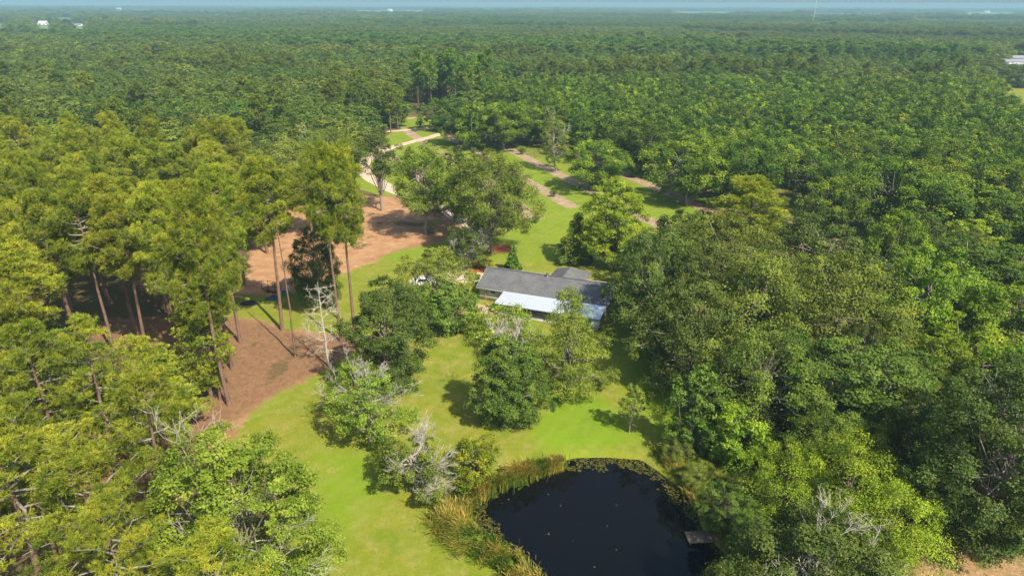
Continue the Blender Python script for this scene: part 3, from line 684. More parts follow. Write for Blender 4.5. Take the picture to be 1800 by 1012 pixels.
# grill and planter on the patio
x, y = HW(4.6, -1.3); g_ = empty('patio_grill', (x, y, .0), .4); tag(g_, 'dark barbecue grill on the beige patio by the porch corner', 'grill')
MB().tube([(-.4, 0, .85), (-.3, 0, .98), (.3, 0, .98), (.4, 0, .85)], [.2, .3, .3, .2], 10).obj('lid', M_dark, g_)
for sx in (-.3, .3):
    for sy in (-.2, .2): MB().tube([(sx, sy, 0), (sx, sy, .8)], [.03, .03], 5).obj('leg', M_grey, g_)
x, y = HW(3.6, -2.0); g_ = empty('fire_bowl', (x, y, .0), 0); tag(g_, 'low round rusty fire bowl on the beige patio', 'fire bowl')
MB().tube([(0, 0, .15), (0, 0, .28), (0, 0, .5)], [.18, .42, .5], 14).obj('bowl', M_wood, g_); MB().tube([(0, 0, 0), (0, 0, .16)], [.3, .15], 10).obj('base', M_dark, g_)

# ------------------------------------------------------------------ vehicles
def car(name, x, y, rz, mat, label, L=4.7, Wd=1.85, Hh=1.62, van=.5):
    root = empty(name, (x, y, 0.03), rz); tag(root, label, 'car')
    prof = [(-.5, .32), (-.5, .62), (-.46, .95 if van > .4 else .85), (-.40, 1.0), (-.33, Hh - .05), (-.2, Hh), (.05, Hh - .02), (.20, 1.02), (.42, .88), (.49, .66), (.5, .34)]
    b = MB(); rows_ = []
    for sy, ins in ((-1, 0), (-1, 1), (1, 1), (1, 0)): pass
    P = []
    for i, (fx, z) in enumerate(prof):
        wtop = .82 if z > 1.1 else 1.0
        P.append([(fx * L, s_ * Wd / 2 * wtop * q, z - (0 if abs(q) < 1 else .04)) for s_, q in ((-1, 1), (-1, .86), (1, .86), (1, 1))])
    P = np.array(P); n = len(P); V = P.reshape(-1, 3); F = [(i * 4 + j, i * 4 + j + 1, i * 4 + j + 5, i * 4 + j + 4) for i in range(n - 1) for j in range(3)]
    b.add(V, F)
    for s_ in (0, 3):   # sides down to the sill
        S = np.concatenate([P[:, s_], np.stack([P[:, s_, 0], np.full(n, (-1 if s_ == 0 else 1) * Wd / 2), np.full(n, .3)], 1)])
        b.add(S, [(i, i + 1, i + 1 + n, i + n) for i in range(n - 1)])
    body = b.obj('body', mat, root)
    z0, z1 = 1.03, Hh - .12
    for s_ in (-1, 1): MB().add([(-.34 * L, s_ * (Wd / 2 * .97), z0), (.17 * L, s_ * (Wd / 2 * .97), z0), (.05 * L, s_ * (Wd / 2 * .84), z1), (-.29 * L, s_ * (Wd / 2 * .84), z1)], [(0, 1, 2, 3)]).obj('side_window', M_glass, body)
    MB().add([(.195 * L, -.75, 1.07), (.195 * L, .75, 1.07), (.06 * L, .65, Hh - .02), (.06 * L, -.65, Hh - .02)], [(0, 1, 2, 3)]).obj('windscreen', M_glass, body)
    MB().add([(-.405 * L, -.7, 1.03), (-.405 * L, .7, 1.03), (-.34 * L, .62, Hh - .08), (-.34 * L, -.62, Hh - .08)], [(0, 1, 2, 3)]).obj('rear_window', M_glass, body)
    for sx in (-.31, .32):
        for s_ in (-1, 1):
            w_ = MB().tube([(sx * L, s_ * (Wd / 2 - .2), .34), (sx * L, s_ * (Wd / 2 + .02), .34)], [.34, .34], 16).obj('wheel', M_dark, root)
            MB().tube([(sx * L, s_ * (Wd / 2 - .1), .34), (sx * L, s_ * (Wd / 2 + .035), .34)], [.2, .18], 10).obj('rim', M_grey, w_)
    for s_ in (-1, 1): MB().box((.497 * L, s_ * .62, .72), (.06, .35, .14)).obj('headlight', M_white, root)
    return root
M_carw = noisemat('white_car_paint', (.78, .78, .78), (.82, .82, .82), 1, .25, spec=.6); M_cars = noisemat('silver_car_paint', (.42, .44, .46), (.48, .5, .52), 1, .25, metallic=.5)
x, y = G(746, 500); car('parked_car', x, y, R_(20), M_carw, 'white car parked on gravel, half hidden under the round tree left of the house')
x, y = G(763, 493); car('parked_car', x + .4, y + 1.2, R_(35), M_cars, 'silver car parked behind the white one near the end of the driveway', van=.3)
x, y = G(1124, 264); car('parked_car', x, y, R_(5), M_carw, 'white car parked among the orchard trees beside a metal shed')

# ------------------------------------------------------------------ outbuildings
def shed(name, px, py, L, D, H, rz, wall, roofm, label, rise=1.2, cat='building', doors=1, gnd=None):
    x, y = gnd or G(px, py); r = empty(name, (x, y, 0), rz); tag(r, label, cat)
    b = MB().box((0, 0, H / 2), (L, D, H)); b.add([(-L / 2, -D / 2, H), (-L / 2, D / 2, H), (-L / 2, 0, H + rise)], [(0, 1, 2)]); b.add([(L / 2, -D / 2, H), (L / 2, D / 2, H), (L / 2, 0, H + rise)], [(0, 2, 1)]); b.obj('wall', wall, r)
    b = MB(); o = .5; zo = rise * o / (D / 2); slab(b, [(-L / 2 - o, -D / 2 - o, H - zo + .06), (L / 2 + o, -D / 2 - o, H - zo + .06), (L / 2 + o, 0, H + rise + .06), (-L / 2 - o, 0, H + rise + .06)]); slab(b, [(-L / 2 - o, D / 2 + o, H - zo + .06), (L / 2 + o, D / 2 + o, H - zo + .06), (L / 2 + o, .01, H + rise + .06), (-L / 2 - o, .01, H + rise + .06)]); b.obj('roof', roofm, r)
    for i in range(doors): MB().box((-L / 2 + L * (i + .5) / doors, -D / 2 - .03, H * .4), (L / doors * .45, .08, H * .8)).obj('door', M_grey, r)
    return r
M_roofw = noisemat('white_metal_roof', (.45, .46, .46), (.52, .53, .53), .5, .5); M_roofg = noisemat('pale_grey_roof', (.20, .21, .22), (.27, .28, .29), .5, .6)
shed('metal_shed', 1160, 250, 8, 6, 2.8, R_(20), M_siding, M_metalroof, 'small metal roofed shed glimpsed between the pecan trees', cat='shed')
shed('flat_house', 1780, 115, 24, 12, 3.6, R_(6), M_grey, M_roofg, 'long pale grey roofed building among trees near the right edge', 2.0, doors=3)
shed('flat_house', 1788, 111, 18, 10, 5.0, R_(6), M_grey, M_roofg, 'second pale roof standing behind the long grey roofed building at right edge', 2.0, doors=3)
shed('far_barn', 77, 45, 18, 13, 5.5, R_(8), M_white, M_roofw, 'large white gabled barn in distant fields at the upper left', 5, 'barn', 2)
shed('far_barn', 66, 45, 11, 8, 3.5, R_(0), M_white, M_roofw, 'low white shed just left of the large distant white barn', 2, 'barn')
shed('far_house', 139, 47, 16, 9, 4, R_(-5), M_white, M_roofg, 'small white house on the bright strip of field right of the distant barn', 2.5, 'house')
shed('far_house', 209, 19, 34, 22, 9, R_(-5), M_white, M_roofw, 'tiny white building near the horizon at the upper left', 10, 'house')
shed('far_house', 686, 20.5, 32, 22, 9, R_(-5), M_white, M_roofw, 'tiny white building near the horizon beside a long pale field', 8, 'house')
shed('far_house', 1734, 24, 32, 22, 9, R_(-5), M_white, M_roofw, 'tiny white building near the horizon at the upper right', 8, 'house')
# radio mast
x, y = 520 * 1.0, 1180.0
mx_, my_ = G(1428, 48); ms = empty('radio_mast', (mx_, my_, 0)); tag(ms, 'slender pale lattice radio mast rising above the distant pine forest at the upper right', 'mast')
M_mast = noisemat('galvanised_steel', (.45, .48, .5), (.6, .62, .64), 1, .5, metallic=.3)
MH, mw = 72.0, 1.1; b = MB()
cs = [(mw, 0), (-mw / 2, mw * .87), (-mw / 2, -mw * .87)]
for cx_, cy_ in cs: b.tube([(cx_, cy_, 0), (cx_, cy_, MH)], [.18, .18], 4)
b.obj('mast_legs', M_mast, ms); b = MB()
for i in range(50):
    z = i * MH / 50
    for j in range(3): a_, c_ = cs[j], cs[(j + 1) % 3]; b.tube([(a_[0], a_[1], z), (c_[0], c_[1], z + MH / 50)], [.09, .09], 3)
b.obj('lattice', M_mast, ms)
for j in range(3):
    a_ = j * 2.094 + .5
    for hh in (40, 66): MB().tube([(0, 0, hh), (math.cos(a_) * 40, math.sin(a_) * 40, 0)], [.05, .05], 3).obj('guy_wire', M_mast, ms)

# ------------------------------------------------------------------ yard clutter under the pines
x, y = G(478, 512); t_ = empty('utility_trailer', (x, y, 0), R_(-25)); tag(t_, 'small dark frame trailer parked in the shade between the pines and the dirt clearing', 'trailer')
MB().box((0, 0, .55), (3.4, 1.7, .1)).obj('bed', M_wood, t_); b = MB()
for sx in (-1.7, 0, 1.7):
    for sy in (-.85, .85): b.box((sx, sy, 1.1), (.08, .08, 1.1))
for sy in (-.85, .85): b.box((0, sy, 1.66), (3.5, .07, .07))
b.obj('rail_frame', M_dark, t_)
for sy in (-.95, .95): MB().tube([(.2, sy - .1, .35), (.2, sy + .1, .35)], [.35, .35], 14).obj('wheel', M_dark, t_)
MB().tube([(-1.7, 0, .5), (-3.0, 0, .45)], [.06, .06], 6).obj('hitch', M_grey, t_)
def heap(name, px, py, s, col1, col2, label, cat, seed):
    x, y = G(px, py); rs = np.random.RandomState(seed); n = 18; u, v = np.meshgrid(np.linspace(-1, 1, n), np.linspace(-1, 1, n)); u, v = u.ravel(), v.ravel()
    z = np.clip(1 - (u * u + v * v), 0, 1) ** .5 * .9 * (0.5 + fbm(u * 3 + seed, v * 3, 1.1, seed)); V = np.stack([u * s[0], v * s[1], z * s[2] - .02], 1)
    o = MB().add(V, [(i * n + j, i * n + j + 1, i * n + j + n + 1, i * n + j + n) for i in range(n - 1) for j in range(n - 1)]).obj(name, noisemat(name, col1, col2, 2, .5), loc=(x, y, 0)); return tag(o, label, cat)
heap('tarp_heap', 480, 526, (1.5, 1.0, .8), (.015, .03, .05), (.04, .09, .13), 'dark blue tarpaulin heap in the shade at the foot of a pine', 'tarpaulin', 3)
heap('junk_heap', 437, 534, (1.7, .9, .7), (.012, .012, .014), (.04, .035, .03), 'black heap of debris on the ground left of the blue tarpaulin', 'debris heap', 5)
x, y = G(500, 519); bk = empty('green_bin', (x, y, 0)); tag(bk, 'green plastic bin with a blue lid beside the thin leafless pole pine', 'bin')
MB().tube([(0, 0, 0), (0, 0, .8)], [.32, .42], 12).obj('bin_body', noisemat('green_plastic', (.01, .28, .12), (.02, .34, .15), 2, .5), bk); MB().tube([(0, 0, .82), (0, 0, 1.0)], [.44, .3], 12).obj('lid', noisemat('blue_plastic', (.02, .05, .5), (.03, .07, .6), 2, .5), bk)
x, y = G(507, 512); ch = empty('garden_chair', (x, y, 0), .6); tag(ch, 'white garden chair behind the green bin', 'chair')
MB().box((0, 0, .44), (.5, .5, .05)).obj('seat', M_white, ch); MB().box((0, .24, .75), (.5, .05, .55)).obj('backrest', M_white, ch)
for sx in (-.22, .22):
    for sy in (-.22, .22): MB().box((sx, sy, .21), (.05, .05, .42)).obj('leg', M_white, ch)
x, y = G(508, 498); wbw = empty('wheelbarrow', (x, y, 0), 1.0); tag(wbw, 'grey and red wheelbarrow at the shaded edge of the dirt clearing', 'wheelbarrow')
MB().prism([(-.6, -.35), (.7, -.3), (.7, .3), (-.6, .35)], .45, .75).obj('tray', noisemat('grey_tray', (.3, .36, .42), (.38, .44, .5), 2), wbw)
MB().tube([(.75, -.06, .2), (.75, .06, .2)], [.2, .2], 12).obj('wheel', M_dark, wbw)
for sy in (-.25, .25): MB().tube([(.75, sy * .3, .2), (-.5, sy, .42), (-1.1, sy, .6)], [.03, .03, .03], 5).obj('handle', noisemat('red_handle', (.4, .05, .03), (.5, .08, .04), 2), wbw)

# ------------------------------------------------------------------ tree prototypes (nominal size in metres)
PR = {}
def reg(key, nomR, nomH, pr): PR.setdefault(key, []).append((pr, nomR, nomH))
for i in range(5): reg('oak', 6.5, 15, proto_b('oak%d' % i, L_oak, seed=20 + i, H=15, R=6.5, cb=.06, nb=85, ns=16, nl=28, leaf=.25, prof='dome', lump=.22, tip=.30))
for i in range(3): reg('olive', 6.5, 15, proto_b('olive%d' % i, L_olive, seed=40 + i, H=15, R=6.5, cb=.08, nb=90, ns=15, nl=26, leaf=.23, prof='dome', lump=.22, tip=.25, upb=.7, spray=.42))
for i in range(3): reg('green', 5.0, 15, proto_b('green%d' % i, L_green, seed=60 + i, H=15, R=5.0, cb=.04, nb=90, ns=14, nl=26, leaf=.24, prof='round', lump=.22, tip=.35, upb=.8))
for i in range(3): reg('bright', 5.0, 12, proto_b('bright%d' % i, L_bright, seed=70 + i, H=12, R=5.0, cb=.02, nb=84, ns=14, nl=26, leaf=.24, prof='round', lump=.22, tip=.30, upb=.6))
for i in range(2): reg('willow', 4.5, 10, proto_b('willow%d' % i, L_willow, seed=80 + i, H=10, R=4.5, cb=.03, nb=40, ns=20, nl=34, leaf=.17, prof='round', lump=.34, tip=.22, upb=.8, spray=.42))
for i in range(5): reg('pecan', 6.5, 15, proto_b('pecan%d' % i, L_pecan, seed=90 + i, H=15, R=6.5, cb=.22, nb=66, ns=13, nl=28, leaf=.33, prof='vase', lump=.22, tip=.48, upb=1.0, tmix=.36, spray=.40, leafflat=.9))
for i in range(7):
    reg('pine', 5.0, 26, proto_p('pine%d' % i, seed=110 + i, H=26, R=5.0 , cb=(.50, .58, .45, .55, .62, .50, .40)[i], nbr=42, ntuft=13, nneed=18, clus=6, nl=.40, wid=.036))
for i in range(4):
    reg('pine_open', 5.0, 24, proto_p('pine_open%d' % i, seed=150 + i, H=24, R=5.0 , cb=(.42, .5, .36, .46)[i], nbr=27, ntuft=12, nneed=18, clus=4, nl=.36, wid=.034))
for i in range(3): reg('spruceish', 3.6, 17, proto_p('young_pine%d' % i, seed=130 + i, H=17, R=3.6, cb=.22, nbr=40, ntuft=11, nneed=10, clus=4, shape='cone' if i else 'round'))
# single-mesh ones for the distance
def mid_b(key, lm, seed, **kw):
    d = dict(H=15, R=6.5, cb=.12, nb=34, ns=11, nl=16, leaf=.50, prof='dome', lump=.27, tip=.3, limbs=False); d.update(kw)
    T, C, D = broad(seed=seed, **d); reg(key, d['R'], d['H'], single(key + 'm', lm, B_oak, T, C))
for i in range(3): mid_b('oak_m', L_oakf, 200 + i); mid_b('pecan_m', L_pecan, 220 + i, prof='vase', tip=.5, upb=1.0, tmix=.36, lump=.23, nb=50, leafflat=.9, leaf=.48)
for i in range(2): mid_b('olive_m', L_olive, 210 + i, nb=36, lump=.23); mid_b('green_m', L_green, 215 + i, prof='round')
for i in range(3):
    T, C = pine(240 + i, 24, 4.2, .5, nbr=24, ntuft=8, nneed=7, nl=.62, wid=.20, lod=1, clus=4); reg('pine_m', 4.2, 24, single('pine_m', L_pine_far, B_pine, T, C))
for i in range(2):
    T, C = pine(250 + i, 22, 4.2, .5, nbr=24, ntuft=8, nneed=7, nl=.62, wid=.20, lod=1, clus=4); reg('pine_l', 4.2, 24, single('pine_l', L_pine_mid, B_pine, T, C))
rsT = np.random.RandomState(99)
HAND = []      # (x, y, R)
COUNT = {}
def put(key, x, y, R, H, label, cat, group=None, name=None, rz=None, var=None):
    lst = PR[key]; pr, nR, nH = lst[var if var is not None else rsT.randint(len(lst))]
    HAND.append((x, y, R)); COUNT[cat] = COUNT.get(cat, 0) + 1
    return plant(pr, name or cat.replace(' ', '_'), x, y, R / nR, H / nH, rsT.rand() * 6.28 if rz is None else rz, label, cat, group)
def hand(key, bx, by, ty, wpx, label, cat, **kw):
    x, y = G(bx, by); H = hgt(bx, by, ty); dist = math.hypot(math.hypot(x, y), CAMH - H * .6)
    return put(key, x, y, wpx / 1200 * dist / 2, H, label, cat, **kw)
def special(key, lm, bx, by, ty, wpx, label, cat, bark=None, nomR=None, **kw):
    x, y = G(bx, by); H = hgt(bx, by, ty); dist = math.hypot(math.hypot(x, y), CAMH - H * .6); R = wpx / 1200 * dist / 2
    pr = proto_b(key, lm, bark, H=H, R=R, **kw); HAND.append((x, y, R)); COUNT[cat] = COUNT.get(cat, 0) + 1
    return plant(pr, cat.replace(' ', '_'), x, y, 1, 1, 0, label, cat)
BT, PT, SH = 'broadleaf tree', 'pine tree', 'shrub'
# -- single trees on the lawn
special('yt', L_green2, 1106, 760, 672, 38, 'slender young tree with pale trunk standing alone on the lawn above the pond', 'young tree', B_white, seed=1, nb=26, ns=12, nl=16, leaf=.17, cb=.34, prof='round', lump=.34, tr=.07)
special('ct', L_green, 893, 742, 586, 118, 'dark green conical tree on the lawn above the pond, bare twigs on its left', BT, B_white, seed=2, nb=110, ns=17, nl=24, leaf=.24, cb=.02, prof='column', lump=.23, tip=.35, upb=.9, dead=4, tmix=.55)
special('wt', L_green2, 1000, 690, 494, 150, 'wispy pale green tree in front of the porch with thin stems showing through', BT, B_limb, seed=13, nb=96, ns=16, nl=22, leaf=.22, cb=.03, prof='drop', lump=.22, tip=.35, upb=.6, gaps=.12, dead=1, tmix=.6)
special('cm', L_myrtle, 888, 606, 536, 128, 'wide crepe myrtle with whitish blossom tips beside the porch roof', BT, B_limb, seed=4, nb=40, ns=15, nl=20, leaf=.26, cb=.05, prof='dome', lump=.26, tip=.4)
special('dt', L_olive, 905, 640, 560, 60, 'grey half bare tree with upright twigs behind the dark conical tree', BT, B_white, seed=45, nb=14, ns=9, nl=12, leaf=.22, cb=.1, prof='column', lump=.3, dead=9)
special('ob', L_oak, 690, 690, 488, 138, 'large dense oak on the lawn left of centre, beside the two pines', BT, seed=6, nb=80, ns=19, nl=30, leaf=.25, cb=.04, prof='round', lump=.24, tip=.3)
special('or', L_olive, 765, 545, 432, 118, 'round olive green tree shading the parked cars left of the house', BT, seed=7, nb=60, ns=15, nl=20, leaf=.28, cb=.15, prof='dome', lump=.22, tip=.3)
special('og', L_green, 782, 583, 492, 108, 'broad green tree with layered boughs just left of the house', BT, seed=8, nb=54, ns=15, nl=22, leaf=.30, cb=.06, prof='dome', lump=.22, tip=.45, tmix=.6)
special('hd', L_green2, 652, 775, 640, 140, 'half dead spreading tree with bleached limbs on the lawn left of the pond', BT, B_white, seed=9, nb=60, ns=13, nl=17, leaf=.26, cb=.16, prof='dome', lump=.20, dead=14, tmix=.6, gaps=.15, dlen=.1)
special('wd', L_olive, 738, 868, 768, 118, 'leaning tree beside the pond reeds, leafy left and bleached bare right', BT, B_white, seed=10, nb=46, ns=13, nl=20, leaf=.26, cb=.16, prof='dome', lump=.24, dead=14, dside=(1, -.4), off=(-1.2, .3), gaps=.1, dlen=.3)
special('rs', L_yellow, 833, 838, 772, 92, 'rounded green and yellow shrub at the left edge of the pond reeds', SH, seed=11, nb=30, ns=16, nl=22, leaf=.22, cb=.02, prof='dome', lump=.30, tip=.3)
special('mg', L_magn, 900, 477, 427, 34, 'small dark conical magnolia behind the left part of the roof', 'magnolia tree', seed=12, nb=44, ns=12, nl=16, leaf=.26, cb=.02, prof='spire', lump=.34, tip=.4)
special('m2', L_magn, 1008, 462, 370, 56, 'dark conical magnolia beside the bright tall tree behind the house', 'magnolia tree', seed=14, nb=80, ns=15, nl=24, leaf=.26, cb=.03, prof='cone', lump=.30, tip=.4)
special('sg', L_bright, 1076, 472, 310, 100, 'tall bright green tree behind the right end of the house', BT, seed=15, nb=130, ns=16, nl=26, leaf=.30, cb=.08, prof='column', lump=.22, tip=.5, upb=1.1, tmix=.5)
special('o8', L_olive, 865, 446, 262, 150, 'big spreading olive oak standing over the red mulch bed behind the house', BT, B_limb, seed=16, nb=130, ns=17, nl=28, leaf=.30, cb=.27, prof='dome', lump=.19, tmix=.38, tip=.3, spray=.42)
special('o9', L_green2, 748, 412, 246, 118, 'tall oak with pale forked trunk between dirt clearing and driveway', BT, B_limb, seed=17, nb=96, ns=16, nl=26, leaf=.30, cb=.34, tmix=.38, prof='dome', lump=.22, tip=.35)
special('o1', L_oak, 800, 400, 262, 92, 'oak crown filling the gap between the forked oak and the big spreading oak', BT, seed=18, nb=80, ns=16, nl=26, leaf=.30, cb=.2, prof='dome', lump=.24, tip=.35)
special('o2', L_oak, 672, 370, 222, 70, 'slender leaning oak at the bend of the pale gravel road', BT, B_limb, seed=19, nb=66, ns=15, nl=24, leaf=.28, cb=.42, prof='dome', lump=.24, tip=.3, gaps=.22)
special('s1', L_oak, 815, 470, 393, 72, 'dark green bush behind the house beside the driveway', SH, seed=21, nb=40, ns=14, nl=18, leaf=.26, cb=.02, prof='dome', lump=.26, tip=.3, dead=4)
special('s2', L_olive, 838, 462, 398, 40, 'grey twiggy bush between the dark green bush and the mulch bed', SH, B_white, seed=22, nb=16, ns=10, nl=12, leaf=.22, cb=.02, prof='dome', lump=.3, dead=10)
special('s3', L_yellow, 854, 474, 448, 32, 'low brownish bush in the red mulch bed', SH, seed=23, nb=16, ns=12, nl=16, leaf=.22, cb=.02, prof='dome', lump=.32)
special('s4', L_bright, 835, 492, 478, 22, 'low light green bush at the left corner of the roof', SH, seed=24, nb=10, ns=10, nl=14, leaf=.2, cb=.02, prof='dome', lump=.35)
# bare trees
def bare(bx, by, ty, wpx, label, seed, cat='dead tree', **kw):
    x, y = G(bx, by); H = hgt(bx, by, ty); dist = math.hypot(math.hypot(x, y), CAMH - H * .6); R = wpx / 1200 * dist / 2
    T, D = bare_tree(seed, H, R, **kw); r = empty('dead_tree', (x, y, 0)); T.obj('trunk', B_white, r, smooth=True); D.obj('bare_branches', B_white, r); HAND.append((x, y, 2)); return tag(r, label, cat)
bare(578, 643, 483, 100, 'leafless bleached tree standing on the dirt in front of the pines', 31, grav=.12, nlimb=22, r0=.2)
bare(545, 312, 215, 60, 'bleached dead tree rising above the canopy at the left of the gravel road', 32, levels=3)
bare(388, 300, 232, 40, 'small pale dead snag poking out of the canopy at the upper left', 33, levels=3)
bare(247, 130, 96, 26, 'pale bare treetop in the distant canopy at the upper left', 34, levels=3)
# pole pine
x, y = G(519, 628); sn = empty('pole_pine', (x, y, 0)); Hs = hgt(519, 628, 378); rs = np.random.RandomState(3)
T = MB(); T.tube(path((0, 0, -.3), (-.3, .2, Hs), rs, 9, .01, 0, .002), np.linspace(.17, .05, 9), 6); D = MB()
for i in range(9): branching(D, (-.2, .1, Hs * (.62 + .04 * i)), (math.cos(i * 2.4), math.sin(i * 2.4), .2), 1.1, .04, 1, rs)
T.obj('trunk', B_pine, sn, smooth=True); D.obj('bare_branches', B_limb, sn); tag(sn, 'thin leafless pole pine leaning slightly in front of the dirt clearing', PT)
# -- pines placed by their trunks
pl = 'tall pine with dark bare trunk '
for a in [(403, 712, 352, 128, pl + 'at the edge of the dirt, nearest the lawn', 0), (388, 702, 385, 90, pl + 'close behind the one nearest the lawn', 1), (408, 648, 330, 100, pl + 'second row back from the dirt edge', 2), (422, 602, 300, 96, pl + 'third row back, above the shaded grass', 3),
          (259, 630, 352, 100, pl + 'left of the two close trunks in the stand', 4), (242, 589, 318, 100, pl + 'right of two close trunks in the pine stand', 5), (202, 626, 330, 92, pl + 'thin and pale, left of two close trunks', 1),
          (470, 445, 296, 92, 'pine standing behind the dirt clearing, left of the pole pine top', 6), (548, 415, 288, 88, 'pine at the far rim of the dirt clearing', 2), (430, 500, 300, 95, 'pine at the left rim of the dirt clearing', 0), (145, 615, 345, 110, pl + 'deep in the stand at far left', 0), (496, 580, 288, 112, pl + 'just behind the thin leafless pole pine', 4), (600, 600, 264, 92, pl + 'left one of the pair beside the large oak', 4), (623, 582, 260, 96, pl + 'right one of the pair beside the large oak', 3),
          (328, 990, 655, 190, 'pine with pale crooked limbs and brown trunk at the bottom left', 6), (96, 1080, 760, 230, 'sprawling pine with whitish limbs at the left of the bottom edge', 5), (230, 1120, 800, 220, 'low bright pine crown at the bottom left edge of the view', 2), (20, 960, 640, 150, 'bright pine crown cut by the left edge near the bottom', 1),
          (130, 880, 575, 150, 'wide pine crown at the lower left of the pine stand', 3), (215, 860, 570, 150, 'golden green pine at the lower left, right of the wide crown', 0), (300, 850, 600, 120, 'pine with sparse crown left of the brown dirt edge', 6), (40, 780, 500, 140, 'bright pine at left edge, half way down the view', 2), (90, 720, 440, 130, 'dense yellow green pine near the left edge', 4), (330, 640, 330, 100, 'dense rounded pine crown in the front of the stand', 5), (300, 560, 345, 100, 'rounded pine crown behind the front row of the stand', 0), (355, 520, 330, 100, 'rounded pine crown facing the dirt clearing', 2)]:
    if a[1] > 820: hand('pine_open', *a[:4], a[4], PT, var=a[5] % 4)
    else: hand('pine', *a[:4], a[4], PT, var=a[5])
hand('spruceish', 372, 706, 545, 96, 'short dark bushy pine in front of the tall trunks at the dirt edge', PT, var=0)
hand('spruceish', 300, 765, 628, 118, 'short bushy pine below the tall trunks, left of the dirt edge', PT, var=1)
hand('green', 172, 742, 600, 112, 'leafy olive green tree low in the pine stand at the left', BT, var=2)
hand('spruceish', 232, 800, 668, 110, 'bushy young pine low between the tall crowns at the lower left', PT, var=2)
hand('oak', 95, 690, 560, 100, 'dark leafy tree under the pines near the left edge', BT, var=3)
hand('pine', 1302, 520, 316, 128, 'lone yellow green pine rising out of the oaks right of the house', PT, var=3)
special('bl', L_green2, 455, 1080, 742, 235, 'large broadleaf tree with pale twisted limbs at the bottom edge', BT, B_limb, seed=71, tr=.2, nb=130, ns=18, nl=28, leaf=.24, cb=.08, prof='dome', lump=.19, tip=.35, dead=7, tmix=.6, dlen=.12)
hand('oak', 560, 535, 395, 90, 'dark oak in the shade behind the bleached leafless tree', BT, var=2)
# -- right-hand mass
for a in [('oak', 1148, 590, 392, 160, 'big oak at the right end of the house, facing the lawn'), ('olive', 1262, 560, 372, 190, 'large grey green oak crown behind the house end, below the lone pine'), ('oak', 1205, 690, 478, 160, 'oak shading the right side of the lawn'),
          ('olive', 1322, 655, 430, 210, 'broad grey green oak in the middle of the right woods'), ('oak', 1432, 560, 374, 180, 'oak crown at the back of the right woods near the orchard lane'), ('olive', 1440, 670, 440, 190, 'rounded grey oak crown right of centre in the woods'),
          ('olive', 1330, 770, 570, 190, 'olive brown oak in the lower part of the right woods'), ('green', 1480, 790, 592, 190, 'green tree with leafy fronds in the lower right woods'), ('oak', 1196, 505, 366, 150, 'oak behind the house end at the corner of the lawn'), ('oak', 1225, 610, 425, 120, 'oak between the house end and the broad grey oaks'),
          ('bright', 1555, 530, 366, 96, 'bright vine covered tree beside the orchard lane'), ('bright', 1600, 640, 430, 140, 'vine draped green tree right of the grey oaks'), ('green', 1700, 560, 420, 150, 'vine covered tree near the right edge by the lane'),
          ('bright', 1765, 665, 490, 150, 'bright vine covered thicket tree at the right edge'), ('bright', 1690, 690, 560, 150, 'bright thicket tree below the vine covered trees at right'), ('willow', 1574, 690, 582, 84, 'round yellowish tree alone in the dark gap of the right woods'),
          ('bright', 1785, 800, 600, 140, 'leafy green tree cut by the right edge'), ('green', 1560, 760, 620, 100, 'green tree in the shadow left of the big grey tree'),
          ('green', 1650, 600, 470, 110, 'dark green tree overgrown with vines between lane and woods'), ('bright', 1640, 720, 590, 100, 'light green tree overgrown with creepers near the big grey tree')]:
    hand(a[0], *a[1:5], a[5], BT)
special('bg', L_oak, 1712, 962, 630, 200, 'huge grey green tree with bleached limbs at the lower right', BT, B_limb, seed=51, nb=170, ns=18, nl=30, leaf=.24, tr=.2, cb=.03, prof='round', lump=.19, tip=.28, dead=5, dlen=.12)
special('bw', L_oak, 1415, 1120, 895, 230, 'tree with many bleached upright twigs at the bottom edge right of the pond', BT, B_limb, seed=52, nb=110, ns=18, nl=30, leaf=.22, cb=.04, prof='dome', lump=.20, tip=.35, dead=12, tmix=.6, dlen=.2)
special('cy', L_green, 1214, 800, 640, 84, 'narrow upright tree with layered tufts right of the pond corner', BT, seed=53, nb=46, ns=14, nl=18, leaf=.28, cb=.02, prof='column', lump=.30, tip=.5)
special('bs', L_bright, 1285, 815, 708, 100, 'fresh green bushy tree behind the tall weeds by the pond', BT, seed=54, nb=44, ns=15, nl=20, leaf=.30, cb=.02, prof='round', lump=.28, tip=.45)
for a in [('willow', 1365, 925, 778, 112, 'yellow green willow nearest the pond on its right bank'), ('willow', 1478, 955, 775, 150, 'large rounded yellow green willow between pond and big grey tree'), ('willow', 1545, 1020, 840, 130, 'soft yellow green willow right of the large rounded one'), ('willow', 1520, 850, 740, 90, 'small feathery willow behind the large rounded willow'), ('green', 1608, 940, 838, 78, 'dark small tree squeezed between willows and big grey tree'), ('willow', 1440, 1010, 870, 110, 'willow in front of the large rounded one near the jetty')]:
    hand(a[0], *a[1:5], a[5], BT)
for a in [('green', 1268, 935, 850, 80, 'dark shrub right behind the wooden jetty'), ('olive', 1190, 812, 770, 44, 'grey green bush at the pond corner beside the upright tree'), ('green', 1310, 990, 900, 70, 'shrub on the bank below the wooden jetty'), ('bright', 1330, 820, 760, 70, 'light green shrub behind the fresh green bushy tree'), ('olive', 1225, 850, 812, 50, 'low olive shrub among the tall weeds'), ('olive', 1300, 880, 830, 60, 'low olive shrub left of the nearest willow'),
          ('bright', 1650, 800, 735, 70, 'green shrub behind the big grey tree'), ('green', 1580, 900, 840, 60, 'low dark shrub under the feathery willow')]:
    hand(a[0], *a[1:5], a[5], SH)
